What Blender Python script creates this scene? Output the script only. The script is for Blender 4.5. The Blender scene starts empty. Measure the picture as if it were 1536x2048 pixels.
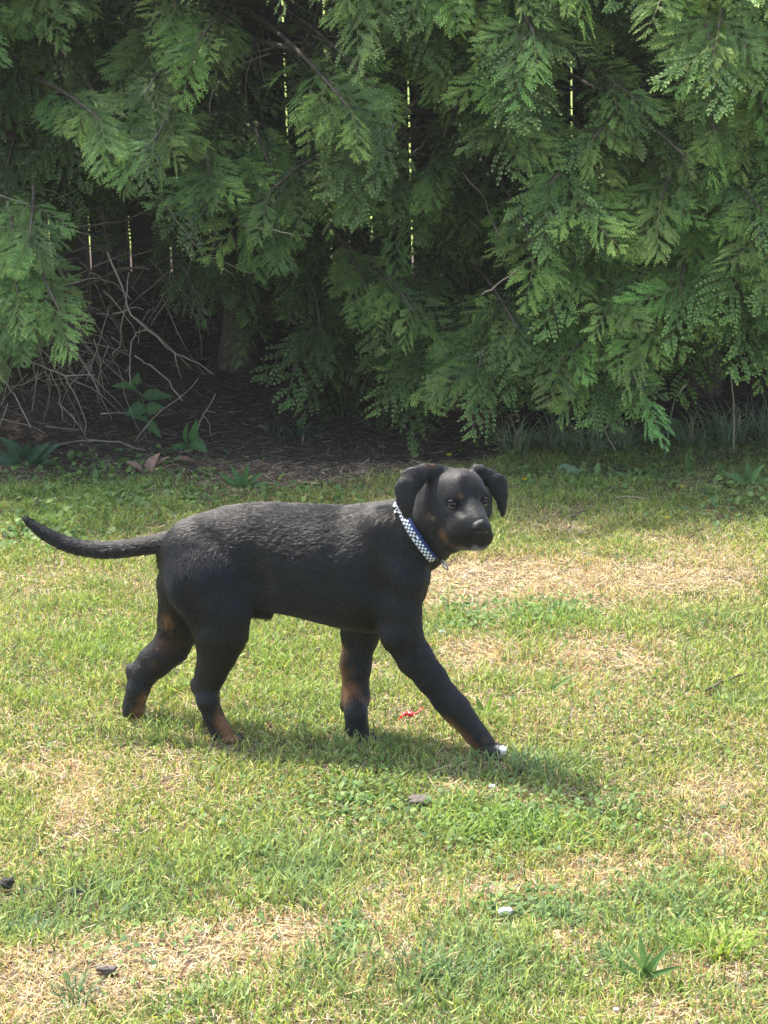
import bpy, math, random
import numpy as np
from mathutils import Vector, Matrix

# ---------------------------------------------------------------- camera, sky, sun, exposure
CAM_H, PITCH, FPX = 1.5, math.radians(12.7), 4600.0      # camera height (m), tilt down, focal length in pixels of a 1536x2048 frame
SUN_ELEV, SUN_AZ = math.radians(62), math.radians(-48)   # azimuth measured from +Y towards +X
scene = bpy.context.scene
COL = scene.collection
cam_data = bpy.data.cameras.new("camera")
cam = bpy.data.objects.new("camera", cam_data)
COL.objects.link(cam)
cam.location = (0, 0, CAM_H)
cam.rotation_euler = (math.pi / 2 - PITCH, 0, 0)
cam_data.sensor_fit = 'VERTICAL'
cam_data.sensor_height = 24
cam_data.lens = 24 * FPX / 2048
cam_data.clip_start = 0.05
cam_data.clip_end = 3000
scene.camera = cam

world = bpy.data.worlds.new("World")
scene.world = world
world.use_nodes = True
wn = world.node_tree
wn.nodes.clear()
sky = wn.nodes.new("ShaderNodeTexSky")
sky.sky_type = 'NISHITA'
sky.sun_disc = False
sky.sun_elevation = SUN_ELEV
sky.sun_rotation = SUN_AZ
sky.dust_density = 4.0
sky.altitude = 100
bg = wn.nodes.new("ShaderNodeBackground")
bg.inputs[1].default_value = 0.15
wo = wn.nodes.new("ShaderNodeOutputWorld")
wn.links.new(sky.outputs[0], bg.inputs[0])
wn.links.new(bg.outputs[0], wo.inputs[0])

sun_data = bpy.data.lights.new("sun", 'SUN')
sun_data.energy = 3.3
sun_data.angle = math.radians(0.53)
sun_data.color = (1.0, 0.94, 0.84)
sun = bpy.data.objects.new("sun", sun_data)
COL.objects.link(sun)
sdir = Vector((math.sin(SUN_AZ) * math.cos(SUN_ELEV), math.cos(SUN_AZ) * math.cos(SUN_ELEV), math.sin(SUN_ELEV)))
sun.rotation_euler = sdir.to_track_quat('Z', 'Y').to_euler()
sun.location = (-4, 6, 12)

scene.view_settings.view_transform = 'Standard'
scene.view_settings.look = 'None'
scene.view_settings.exposure = 1.78
scene.view_settings.gamma = 1.0
scene.render.film_transparent = False
scene.cycles.max_bounces = 10
scene.cycles.transparent_max_bounces = 8
scene.cycles.use_denoising = True

rng = np.random.default_rng(7)
random.seed(7)

# ---------------------------------------------------------------- helpers
CF = np.array([0, math.cos(PITCH), -math.sin(PITCH)])
CU = np.array([0, math.sin(PITCH), math.cos(PITCH)])
def ray(px, py):
    d = CF + np.array([1.0, 0, 0]) * ((px - 768) / FPX) + CU * ((1024 - py) / FPX)
    return d
def on_ground(px, py, z=0.0):
    d = ray(px, py)
    t = (z - CAM_H) / d[2]
    return np.array([0, 0, CAM_H]) + d * t
def at_y(px, py, y):
    d = ray(px, py)
    return np.array([0, 0, CAM_H]) + d * (y / d[1])

def tag(o, label=None, cat=None, group=None, kind=None):
    if label: o['label'] = label
    if cat: o['category'] = cat
    if group: o['group'] = group
    if kind: o['kind'] = kind
    return o
def empty(name, loc=(0, 0, 0), rz=0.0):
    o = bpy.data.objects.new(name, None)
    o.empty_display_size = 0.1
    o.location = loc
    o.rotation_euler = (0, 0, rz)
    COL.objects.link(o)
    return o
def link(name, me, parent=None, mat=None):
    o = bpy.data.objects.new(name, me)
    COL.objects.link(o)
    if parent is not None: o.parent = parent
    if mat is not None and len(me.materials) == 0: me.materials.append(mat)
    return o
def mesh_np(name, V, F, smooth=False, cols=None, cname="tint"):
    """V (n,3); F either (m,k) array or list of such arrays (different k)."""
    V = np.asarray(V, dtype=np.float32)
    Fs = F if isinstance(F, list) else [F]
    Fs = [np.asarray(f, dtype=np.int32) for f in Fs if len(f)]
    me = bpy.data.meshes.new(name)
    me.vertices.add(len(V))
    me.vertices.foreach_set("co", V.ravel())
    nl = sum(f.size for f in Fs); nf = sum(len(f) for f in Fs)
    me.loops.add(nl)
    me.loops.foreach_set("vertex_index", np.concatenate([f.ravel() for f in Fs]))
    me.polygons.add(nf)
    sizes = np.concatenate([np.full(len(f), f.shape[1], dtype=np.int32) for f in Fs])
    starts = np.concatenate([[0], np.cumsum(sizes)[:-1]]).astype(np.int32)
    me.polygons.foreach_set("loop_start", starts)
    me.polygons.foreach_set("loop_total", sizes)
    me.polygons.foreach_set("use_smooth", np.full(nf, smooth, dtype=bool))
    me.update(calc_edges=True)
    if cols is not None:
        a = me.color_attributes.new(cname, 'FLOAT_COLOR', 'POINT')
        c = np.ones((len(V), 4), dtype=np.float32); c[:, :3] = cols
        a.data.foreach_set("color", c.ravel())
    return me

class Nodes:
    def __init__(self, name):
        self.m = bpy.data.materials.new(name); self.m.use_nodes = True
        self.t = self.m.node_tree; self.t.nodes.clear()
    def n(self, typ, **kw):
        x = self.t.nodes.new(typ)
        for k, v in kw.items():
            if k.startswith('i_'):
                key = k[2:]
                key = int(key) if key.isdigit() else key.replace('_', ' ')
                x.inputs[key].default_value = v
            else: setattr(x, k, v)
        return x
    def l(self, a, b): self.t.links.new(a, b)
    def ramp(self, fac, stops):
        r = self.n("ShaderNodeValToRGB")
        e = r.color_ramp.elements
        while len(e) < len(stops): e.new(0.5)
        for el, (p, c) in zip(e, stops):
            el.position = p; el.color = (*c, 1)
        self.l(fac, r.inputs[0])
        return r
def simple_mat(name, color, rough=0.6, spec=0.3, noise=None, bump=0.0, sheen=0.0, metallic=0.0, coat=0.0):
    N = Nodes(name)
    b = N.n("ShaderNodeBsdfPrincipled"); o = N.n("ShaderNodeOutputMaterial")
    b.inputs['Base Color'].default_value = (*color, 1)
    b.inputs['Roughness'].default_value = rough
    b.inputs['Specular IOR Level'].default_value = spec
    b.inputs['Metallic'].default_value = metallic
    b.inputs['Coat Weight'].default_value = coat
    if sheen: b.inputs['Sheen Weight'].default_value = sheen
    if noise:
        sc, c2 = noise
        tc = N.n("ShaderNodeTexCoord")
        nz = N.n("ShaderNodeTexNoise", i_Scale=sc, i_Detail=5.0)
        N.l(tc.outputs['Object'], nz.inputs['Vector'])
        r = N.ramp(nz.outputs[0], [(0.35, color), (0.65, c2)])
        N.l(r.outputs[0], b.inputs['Base Color'])
        if bump:
            bp = N.n("ShaderNodeBump", i_Strength=bump, i_Distance=0.01)
            N.l(nz.outputs[0], bp.inputs['Height']); N.l(bp.outputs[0], b.inputs['Normal'])
    N.l(b.outputs[0], o.inputs[0])
    return N.m
def leaf_mat(name, attr="tint", transl=0.35, rough=0.5, spec=0.3, fixed=None):
    """thin leaf: reflects and lets light through; colour comes from the leaf's own tint attribute."""
    N = Nodes(name)
    o = N.n("ShaderNodeOutputMaterial")
    if fixed is None:
        c = N.n("ShaderNodeAttribute", attribute_name=attr).outputs['Color']
    else:
        c = N.n("ShaderNodeRGB"); c.outputs[0].default_value = (*fixed, 1); c = c.outputs[0]
    b = N.n("ShaderNodeBsdfPrincipled")
    b.inputs['Roughness'].default_value = rough
    b.inputs['Specular IOR Level'].default_value = spec
    N.l(c, b.inputs['Base Color'])
    t = N.n("ShaderNodeBsdfTranslucent")
    hs = N.n("ShaderNodeHueSaturation", i_Saturation=1.15, i_Value=1.25)
    hs.inputs['Hue'].default_value = 0.49
    N.l(c, hs.inputs['Color']); N.l(hs.outputs[0], t.inputs['Color'])
    mx = N.n("ShaderNodeMixShader", i_0=transl)
    N.l(b.outputs[0], mx.inputs[1]); N.l(t.outputs[0], mx.inputs[2])
    N.l(mx.outputs[0], o.inputs[0])
    return N.m

def tube(points, radii, sides=6, cap=True):
    """tapered tube through points -> V, [quads, tris]"""
    P = np.asarray(points, float); R = np.asarray(radii, float)
    n = len(P)
    T = np.gradient(P, axis=0); T /= np.linalg.norm(T, axis=1)[:, None] + 1e-9
    ref = np.array([0.13, 0.21, 0.97])
    if abs(T[0] @ ref) > 0.9: ref = np.array([1.0, 0.1, 0.05])
    V = []
    A = np.cross(T[0], ref); A /= np.linalg.norm(A)
    for i in range(n):
        A = A - T[i] * (A @ T[i]); A /= np.linalg.norm(A) + 1e-9
        B = np.cross(T[i], A)
        for k in range(sides):
            a = 2 * math.pi * k / sides
            V.append(P[i] + R[i] * (math.cos(a) * A + math.sin(a) * B))
    Q = []
    for i in range(n - 1):
        for k in range(sides):
            k2 = (k + 1) % sides
            Q.append((i * sides + k, i * sides + k2, (i + 1) * sides + k2, (i + 1) * sides + k))
    tris = []
    if cap:
        V.append(P[-1] + T[-1] * R[-1] * 0.5); c = len(V) - 1
        V.append(P[0] - T[0] * R[0] * 0.3); c0 = len(V) - 1
        for k in range(sides):
            k2 = (k + 1) % sides
            tris.append(((n - 1) * sides + k, (n - 1) * sides + k2, c))
            tris.append((k2, k, c0))
    return np.array(V), [np.array(Q), np.array(tris, dtype=int).reshape(-1, 3)]
class Acc:
    """collects V/F pieces of ONE object"""
    def __init__(s): s.V = []; s.F = {}; s.C = []; s.n = 0
    def add(s, V, Fs, col=None):
        V = np.asarray(V, float)
        for f in (Fs if isinstance(Fs, list) else [Fs]):
            f = np.asarray(f, dtype=np.int64)
            if len(f): s.F.setdefault(f.shape[1], []).append(f + s.n)
        s.V.append(V); s.n += len(V)
        if col is not None:
            c = np.asarray(col, float)
            s.C.append(np.broadcast_to(c, (len(V), 3)))
    def mesh(s, name, smooth=False):
        V = np.concatenate(s.V)
        return mesh_np(name, V, [np.concatenate(v) for v in s.F.values()], smooth, np.concatenate(s.C) if s.C else None)
def vnoise(P, scale, seed=0):
    """cheap smooth value noise in 2 or 3 dimensions, about -1..1"""
    P = np.asarray(P, float) * scale
    i = np.floor(P).astype(np.int64); f = P - i; f = f * f * (3 - 2 * f)
    D = P.shape[-1]; out = 0
    for c in range(2 ** D):
        o = [(c >> k) & 1 for k in range(D)]
        h = seed * 7919
        for k in range(D): h = h + (i[..., k] + o[k]) * (374761393, 668265263, 2147483647)[k]
        h = (h ^ (h >> 13)) * 1274126177; h = (h ^ (h >> 16)) & 0xffff
        w = 1
        for k in range(D): w = w * (f[..., k] if o[k] else 1 - f[..., k])
        out = out + w * (h / 32767.5 - 1)
    return out
# ---------------------------------------------------------------- the dog
DO = np.array([0.0, 4.485, 0.0]); DTH = math.radians(12)
DH = np.array([math.cos(DTH), -math.sin(DTH), 0]); DN = np.array([-math.sin(DTH), -math.cos(DTH), 0])
def to_dog(p):
    q = np.asarray(p) - DO
    return np.array([q @ DH, q @ DN, q[2]])
def D(px, py, l=0.0):
    """the point of the dog's plane at lateral offset l that the photograph shows at px, py (dog frame: s forward, l to its right, z up)"""
    d = ray(px, py); o = np.array([0, 0, CAM_H]) - DO
    t = (l - o @ DN) / (d @ DN)
    return to_dog(np.array([0, 0, CAM_H]) + d * t)
HEAD_Y = (DO + DN * 0.085 + DH * 0.17)[1]
def Hd(px, py, d): return to_dog(at_y(px, py, HEAD_Y - d * 0.001))

prims = []   # (op, k, a, b, ra, rb, M)
def stretch(axis, g):
    v = np.asarray(axis, float); v = v / np.linalg.norm(v)
    return np.eye(3) + (g - 1) * np.outer(v, v)
def rc(a, b, ra, rb, k=0.02, M=None, op='u'):
    prims.append((op, k, np.asarray(a), np.asarray(b), ra / 1000, rb / 1000, M))
def chain(pts, k=0.02, M=None, op='u'):
    for (a, ra), (b, rb) in zip(pts[:-1], pts[1:]): rc(a, b, ra, rb, k, M, op)
LAT = np.array([0, 1.0, 0])
CAMD = to_dog(DO + np.array([0, -1.0, 0]))

# torso loft stations: px, top, bottom, half width (mm)
tor = np.array([
 (322, 1098, 1122, 14), (330, 1078, 1160, 33), (345, 1064, 1180, 42), (370, 1044, 1190, 54), (400, 1030, 1198, 62), (450, 1015, 1206, 68), (500, 1008, 1212, 70),
 (550, 1007, 1220, 74), (600, 1010, 1230, 81), (650, 1012, 1243, 87), (700, 1014, 1255, 89), (745, 1014, 1262, 86), (785, 1010, 1252, 78),
 (815, 1018, 1235, 68), (830, 1048, 1210, 50), (843, 1080, 1182, 28), (849, 1110, 1150, 10)], float)
ts = np.array([D(x, (a + b) / 2)[0] for x, a, b, w in tor])
tzt = np.array([D(x, a)[2] for x, a, b, w in tor]); tzb = np.array([D(x, b)[2] for x, a, b, w in tor])
twd = tor[:, 3] / 1000
_sd = np.linspace(ts[0] - 0.004, ts[-1] + 0.004, 400)
def _sm(v):
    y = np.interp(_sd, ts, v); kk = np.hanning(31); kk /= kk.sum()
    return np.convolve(np.pad(y, 15, mode='edge'), kk, 'valid')
T_top, T_bot, T_w = _sm(tzt), _sm(tzb), _sm(twd)
def torso(P):
    s = P[..., 0]; sc = np.clip(s, _sd[0], _sd[-1])
    top = np.interp(sc, _sd, T_top); bot = np.interp(sc, _sd, T_bot); w = np.interp(sc, _sd, T_w)
    zc, rv = (top + bot) / 2, (top - bot) / 2
    u = (P[..., 2] - zc) / rv
    ww = w * (1 - 0.10 * u)                     # a little fuller below
    e = 2.15
    q = (np.abs(u) ** e + np.abs(P[..., 1] / ww) ** e) ** (1 / e)
    d = (q - 1) * np.minimum(rv, w)
    over = np.abs(s - sc)
    return np.where(over > 0, np.hypot(np.maximum(d, 0), over), d)

def smin(a, b, k):
    h = np.maximum(k - np.abs(a - b), 0) / k
    return np.minimum(a, b) - h * h * k * 0.25
def prim_eval(P, pr):
    op, k, a, b, ra, rb, M = pr
    if M is not None: P = (P @ M.T.astype(P.dtype)); a = M @ a; b = M @ b
    ba = (b - a).astype(np.float32); L2 = float(ba @ ba) + 1e-12
    pa = P - a.astype(np.float32)
    t = np.clip((pa @ ba) / L2, 0, 1)
    d = pa - t[..., None] * ba
    return np.sqrt((d * d).sum(-1)) - (ra + t * (rb - ra))
def field_at(P, prs=None, base=torso):
    P = np.asarray(P, dtype=np.float32)
    d = base(P) if base is not None else np.full(len(P), .06)
    for pr in (prs or prims):
        e = prim_eval(P, pr)
        d = smin(d, e, pr[1]) if pr[0] == 'u' else -smin(-d, e, pr[1])
    return d
def surf(px, py, sink=0.0, prs=None, base=True):
    """where the sight line through px, py first meets the body"""
    d = ray(px, py); d = d / np.linalg.norm(d); o = to_dog(np.array([0, 0, CAM_H])); dd = to_dog(DO + d)
    t0 = float((to_dog(at_y(px, py, HEAD_Y)) - o) @ dd)
    t = np.linspace(t0 - .16, t0 + .25, 821); P = o + dd * t[:, None]
    f = field_at(P, prs, torso if base else None); i = int(np.argmax(f < 0))
    return P[i] + dd * sink
# paws: where each touches the ground
PF_N, PF_F, PH_N, PH_F = [to_dog(on_ground(*p)) for p in ((975, 1519), (720, 1486), (445, 1486), (268, 1444))]
lnf, lff, lnh, lfh = PF_N[1], PF_F[1], PH_N[1], PH_F[1]
print('paw offsets', PF_N, PF_F, PH_N, PH_F)
# neck and chest
rc(D(765, 1100, .0), D(842, 1058, .018), 88, 60, .03, stretch(LAT, 1.15))
rc(D(842, 1058, .018), Hd(900, 1010, -50), 60, 50, .03)
rc(D(792, 1130, .0), D(803, 1178, .0), 56, 46, .03, stretch(LAT, .9))
rc(D(858, 1098, .015), Hd(898, 1082, -14), 33, 24, .025)
# near front leg
sh = stretch(LAT, 1.35)
chain([(D(768, 1060, .045), 44), (D(801, 1150, .060), 46), (D(797, 1235, .066), 41)], .025, sh)
chain([(D(796, 1210, .062), 40), (D(801, 1262, .062), 37.5), (D(830, 1318, .056), 32.5), (D(862, 1357, .052), 28.5), (D(892, 1397, .048), 26.5), (D(912, 1419, .045), 28)], .016, stretch(LAT, 1.12))
chain([(D(912, 1419, .045), 28), (D(932, 1443, lnf), 22.5), (D(950, 1467, lnf), 21.5), (D(968, 1487, lnf), 21)], .012)
rc(D(787, 1282, .058), D(800, 1300, .058), 14, 12, .015)      # elbow point
# far front leg
chain([(D(770, 1100, -.05), 45), (D(745, 1200, -.058), 46), (D(722, 1262, -.055), 36), (D(711, 1330, -.048), 29), (D(711, 1395, -.042), 27.5)], .016, stretch(LAT, 1.15))
chain([(D(711, 1395, -.042), 27.5), (D(712, 1430, lff), 21), (D(713, 1455, lff), 20.5), (D(719, 1467, lff), 19)], .012)
rc(D(688, 1410, -.04), D(688, 1416, -.04), 9, 8, .008)
# near hind leg
th = stretch(LAT, 1.45)
chain([(D(395, 1110, .030), 68), (D(410, 1168, .052), 72), (D(436, 1222, .060), 58), (D(441, 1268, .060), 50)], .03, th)
chain([(D(441, 1268, .060), 49), (D(434, 1310, .058), 35), (D(422, 1345, .054), 28.5), (D(413, 1374, .048), 25)], .02, stretch(LAT, 1.25))
chain([(D(413, 1374, .048), 25), (D(416, 1402, lnh + .005), 21), (D(427, 1434, lnh), 19), (D(440, 1460, lnh), 19), (D(450, 1468, lnh), 18)], .012)
rc(D(392, 1366, .046), D(393, 1376, .046), 11, 10, .012)
# far hind leg
chain([(D(390, 1120, -.035), 66), (D(382, 1175, -.050), 66), (D(368, 1232, -.058), 50), (D(342, 1295, -.056), 33.5), (D(311, 1322, -.054), 30), (D(285, 1348, -.050), 27)], .022, stretch(LAT, 1.25))
chain([(D(285, 1348, -.05), 27), (D(276, 1378, lfh), 22), (D(269, 1405, lfh), 19.5), (D(267, 1422, lfh), 19), (D(273, 1429, lfh), 17)], .012)
rc(D(262, 1338, -.05), D(263, 1346, -.05), 10, 9, .012)
# toes (four on each paw)
def toes(c, fs, w=.0, size=1.0, up=0.0):
    for i, dl in enumerate((-.019, -.0065, .0065, .019)):
        reach = (.024, .031, .031, .024)[i] * size
        a = c + np.array([.004, dl * size * .8, -.004]); b = c + np.array([reach * fs, dl * size, -.0075 * size + up])
        rc(a, b, 10.5 * size, 8.5 * size, .004)
toes(D(975, 1493, lnf) + np.array([0, 0, .000]), 1.0, 1.3)
toes(D(722, 1473, lff), 1.1, 1.15)
toes(D(451, 1473, lnh), 1.0, 1.15)
toes(D(273, 1437, lfh), .7)
# sheath, tail
rc(D(512, 1218, .01), D(535, 1229, .012), 15, 9.5, .014)
tailp = [(350, 1088, 30), (322, 1088, 21), (297, 1090, 18.5), (264, 1096, 18), (215, 1101, 18), (166, 1097, 17), (127, 1087, 15.5), (92, 1069, 13.5), (64, 1050, 9), (46, 1034, 4)]
_tp = np.array([D(x, y, 0.0) for x, y, r in tailp]); _tr = np.array([r for x, y, r in tailp]) * .93
_tu = np.linspace(0, len(_tp) - 1, 46); _tk = np.hanning(9); _tk /= _tk.sum()
_ts = np.stack([np.convolve(np.pad(np.interp(_tu, range(len(_tp)), _tp[:, i]), 4, mode='edge'), _tk, 'valid') for i in range(3)], 1)
_tq = np.convolve(np.pad(np.interp(_tu, range(len(_tp)), _tr), 4, mode='edge'), _tk, 'valid')
chain(list(zip(_ts[::2], _tq[::2])), .004)

# head
rc(Hd(905, 988, -48), Hd(924, 984, -34), 50, 46, .02)
rc(Hd(884, 982, -52), Hd(884, 1000, -46), 38, 38, .02)
rc(Hd(882, 1010, -40), Hd(884, 1034, -26), 35, 32, .02)        # near cheek
rc(Hd(962, 1002, -52), Hd(966, 1025, -40), 23, 18, .02)        # far cheek
rc(Hd(895, 1052, -18), Hd(912, 1076, 4), 30, 24, .02)          # near jaw
rc(Hd(922, 1026, -20), Hd(938, 1046, 8), 41, 34, .02)          # muzzle root
rc(Hd(938, 1044, 6), Hd(957, 1060, 30), 30, 23, .018)
rc(Hd(940, 1006, -14), Hd(958, 1042, 34), 20, 13.5, .014)      # bridge
rc(Hd(914, 1062, 4), Hd(956, 1064, 32), 24, 19, .014)         # near flew
rc(Hd(966, 1070, 24), Hd(972, 1076, 28), 16, 14, .012)
rc(Hd(914, 1084, 6), Hd(962, 1088, 31), 16, 14, .003)          # lower jaw
rc(Hd(961, 1054, 34), Hd(963, 1060, 36), 15, 15, .008)         # under the nose pad
rc(Hd(909, 990, -8), Hd(922, 990, -4), 11, 12, .014)           # near brow
rc(Hd(960, 987, -20), Hd(968, 990, -24), 10, 9, .012)          # far brow
# mouth line and eye sockets, carved
MOUTH = [(surf(x, y, .001), r) for x, y, r in [(890, 1079, 1.6), (899, 1084, 2.4), (908, 1091, 3.2), (926, 1094, 2.8), (946, 1090, 2.4), (966, 1086, 2.4), (983, 1083, 2.2)]]
chain(MOUTH, .003, None, 's')
chain([(surf(948, 1064, .0), 1.2), (surf(944, 1072, 0), 1.6), (surf(938, 1082, 0), 1.0)], .010, None, 's')
EYE_N, EYE_F = surf(903.5, 1008, .0058), surf(967.5, 1002.5, .0052)
SN, SF = surf(903.5, 1008, -.001), surf(967.5, 1002.5, -.001)
rc(SN + to_dog(DO + np.array([-.006, 0, 0])), SN + to_dog(DO + np.array([.006, 0, -.0015])), 6.0, 5.5, .008, None, 's')
rc(SF + to_dog(DO + np.array([-.004, 0, 0])), SF + to_dog(DO + np.array([.003, 0, -.001])), 5.5, 5, .008, None, 's')
chain([(surf(916, 1014, -.001), 2.2), (surf(924, 1026, -.001), 2.5)], .014, None, 's')
chain([(surf(934, 962, -.004), 4), (surf(938, 985, -.004), 5)], .016, None, 's')
BROW, CHEEK = surf(921, 992), surf(866, 1036)
# folds: behind the shoulder, ahead of the thigh, along the near cheek
chain([(D(742, 1100, .114), 13), (D(750, 1180, .112), 16), (D(757, 1245, .104), 13)], .04, None, 's')
chain([(D(492, 1110, .094), 13), (D(512, 1170, .084), 16), (D(512, 1212, .076), 10)], .035, None, 's')
chain([(D(365, 1190, .112), 11), (D(392, 1255, .108), 11)], .035, None, 's')
# ears: flat hanging flaps
fl = stretch(CAMD + np.array([-.25, 0, 0]), 3.3)
chain([(Hd(876, 944, -42), 13), (Hd(850, 944, -30), 17), (Hd(826, 958, -16), 23), (Hd(812, 980, -8), 22), (Hd(811, 1003, -4), 18), (Hd(814, 1024, -2), 11), (Hd(813, 1031, -2), 8)], .007, fl)
rc(Hd(880, 942, -52), Hd(862, 938, -40), 13, 10, .01)
flf = stretch(CAMD + np.array([.45, 0, 0]), 2.3)
chain([(Hd(958, 944, -62), 12), (Hd(978, 954, -62), 15), (Hd(996, 968, -60), 19), (Hd(1002, 990, -56), 14.5), (Hd(1004, 1012, -54), 9.5), (Hd(1006, 1030, -54), 5.5)], .006, flf)
rc(Hd(952, 938, -60), Hd(962, 940, -60), 10, 10, .008)

def field_grid(prs, lo, hi, h, base=None, mar=0.045):
    n = np.ceil((np.array(hi) - lo) / h).astype(int) + 1
    ax = [(lo[i] + h * np.arange(n[i])).astype(np.float32) for i in range(3)]
    F = np.full(n, 0.06, dtype=np.float32)
    def sub(bl, bh):
        i0 = np.clip(np.floor((bl - lo) / h).astype(int), 0, n); i1 = np.clip(np.ceil((bh - lo) / h).astype(int) + 1, 0, n)
        return i0, i1
    def pts(i0, i1): return np.stack(np.meshgrid(*[ax[i][i0[i]:i1[i]] for i in range(3)], indexing='ij'), -1)
    if base is not None:
        i0, i1 = sub(np.array([ts[0] - .06, -.15, tzb.min() - .06]), np.array([ts[-1] + .06, .15, tzt.max() + .06]))
        F[i0[0]:i1[0], i0[1]:i1[1], i0[2]:i1[2]] = np.minimum(base(pts(i0, i1)), .06)
    for pr in prs:
        op, k, a, b, ra, rb, M = pr
        m = max(ra, rb) * (1.2 if M is not None else 1) + mar
        i0, i1 = sub(np.minimum(a, b) - m, np.maximum(a, b) + m)
        if (i1 <= i0).any(): continue
        sl = (slice(i0[0], i1[0]), slice(i0[1], i1[1]), slice(i0[2], i1[2]))
        d = prim_eval(pts(i0, i1), pr)
        F[sl] = smin(F[sl], d, k) if op == 'u' else -smin(-F[sl], d, k)
    return F, ax
def surface_nets(F, ax):
    """naive surface nets: one vertex per sign-changing cell, one quad per sign-changing edge"""
    S = F < 0; nx, ny, nz = F.shape
    cnt = np.zeros((nx - 1, ny - 1, nz - 1), dtype=np.int8)
    for i in (0, 1):
        for j in (0, 1):
            for k in (0, 1): cnt += S[i:nx - 1 + i, j:ny - 1 + j, k:nz - 1 + k]
    cells = np.argwhere((cnt > 0) & (cnt < 8))
    idx = np.full(cnt.shape, -1, dtype=np.int64); idx[tuple(cells.T)] = np.arange(len(cells))
    acc = np.zeros((len(cells), 3)); c = np.zeros(len(cells))
    corners = [(i, j, k) for i in (0, 1) for j in (0, 1) for k in (0, 1)]
    for a in corners:
        for d in range(3):
            if a[d]: continue
            b = list(a); b[d] = 1
            fa = F[tuple((cells + a).T)]; fb = F[tuple((cells + b).T)]
            m = (fa < 0) != (fb < 0)
            t = np.where(m, fa / np.where(m, fa - fb, 1), 0)
            p = np.tile(np.array(a, float), (len(cells), 1)); p[:, d] = t
            acc[m] += p[m]; c[m] += 1
    V = cells + acc / c[:, None]
    h = ax[0][1] - ax[0][0]
    V = V * h + np.array([ax[0][0], ax[1][0], ax[2][0]])
    Q = []
    for d in range(3):
        e1, e2 = (d + 1) % 3, (d + 2) % 3
        sl = [slice(None)] * 3; sl2 = [slice(None)] * 3
        sl[d] = slice(0, -1); sl2[d] = slice(1, None)
        A = S[tuple(sl)]; B = S[tuple(sl2)]
        for flip, m in ((False, A & ~B), (True, ~A & B)):
            g = np.argwhere(m)
            ok = (g[:, e1] > 0) & (g[:, e2] > 0) & (g[:, e1] < F.shape[e1] - 1) & (g[:, e2] < F.shape[e2] - 1)
            g = g[ok]
            o1 = np.zeros(3, int); o1[e1] = 1; o2 = np.zeros(3, int); o2[e2] = 1
            q = np.stack([idx[tuple((g - o1 - o2).T)], idx[tuple((g - o2).T)], idx[tuple(g.T)], idx[tuple((g - o1).T)]], 1)
            if flip: q = q[:, ::-1]
            Q.append(q)
    return V, np.concatenate(Q)

VOX = 0.003
Fg, axg = field_grid(prims, np.array([-.80, -.16, -.012]), np.array([.32, .24, .64]), VOX, torso)
BV, BQ = surface_nets(Fg, axg)
del Fg
# one relaxation pass evens out the grid
def relax(V, Q, it=2, lam=.5):
    for _ in range(it):
        s = np.zeros_like(V); c = np.zeros(len(V))
        for a, b in ((0, 1), (1, 2), (2, 3), (3, 0)):
            np.add.at(s, Q[:, a], V[Q[:, b]]); np.add.at(c, Q[:, a], 1)
        V = V * (1 - lam) + lam * s / np.maximum(c, 1)[:, None]
    return V
BV = relax(BV, BQ, 2, .5)

# coat colours: black with tan points, as the dog wears them
BLACK = np.array([.0080, .0078, .0078]); TAN = np.array([.17, .070, .025]); WHITE = np.array([.62, .57, .50]); RUST = np.array([.10, .042, .018])
marks = [  # centre, radius mm, colour, strength
 (BROW, 6, TAN * 1.1, .6), (Hd(964, 984, -22), 6, TAN, .5), (CHEEK, 5, np.array([.18, .13, .06]), .45), (Hd(858, 1031, -5), 6, TAN, .3),
 (surf(886, 1068), 10, TAN * .8, .55), (surf(893, 1079), 9, TAN * .8, .55), (surf(904, 1093), 10, TAN * .8, .3), (Hd(925, 1102, 26), 11, np.array([.3, .22, .14]), .45),
 (Hd(960, 1105, 34), 15, WHITE * .7, .7), (Hd(943, 1106, 28), 10, WHITE * .6, .45), (Hd(858, 934, -30), 12, RUST * .7, .5), (Hd(866, 932, -34), 8, TAN, .3),
 (D(912, 1122, .0), 16, WHITE, .7), (D(905, 1112, .01), 12, WHITE * .8, .5)]
marks += [(D(x, y, l), r, c, st) for x, y, l, r, c, st in [
 (896, 1438, lnf + .012, 19, TAN, .95), (913, 1460, lnf + .012, 20, TAN, .95), (929, 1482, lnf + .012, 20, TAN, .95), (950, 1504, lnf + .012, 20, TAN * .8, .85), (970, 1480, lnf + .02, 10, RUST, .4), (890, 1424, .035, 12, TAN, .7),
 (686, 1300, -.04, 22, TAN * .8, .75), (690, 1345, -.04, 24, TAN * .9, .85), (702, 1380, -.03, 24, TAN, .9), (706, 1410, -.03, 25, TAN, .95), (704, 1438, -.022, 24, TAN * .8, .85), (735, 1478, -.03, 24, RUST, .8), (712, 1476, -.03, 18, RUST * .7, .7),
 (338, 1240, -.02, 20, TAN * .8, .7), (325, 1290, -.03, 20, TAN * .35, .6), (350, 1290, -.02, 24, TAN * .28, .6), (310, 1325, -.03, 14, TAN * .5, .5), (284, 1395, -.03, 15, TAN, .75), (280, 1420, -.03, 16, TAN, .85), (270, 1440, -.03, 14, TAN, .6),
 (441, 1390, .045, 14, TAN, .55), (444, 1366, .045, 12, TAN * .7, .4), (448, 1438, lnh + .015, 17, TAN, .9), (453, 1456, lnh + .015, 18, TAN, .95), (465, 1474, lnh + .015, 19, TAN, .9), (445, 1418, lnh + .015, 11, TAN, .7),
 (300, 1108, .0, 12, TAN * .5, .4), (330, 1230, -.01, 16, TAN * .5, .4), (700, 1262, .03, 20, np.array([.12, .11, .10]), .35)]]
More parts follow.
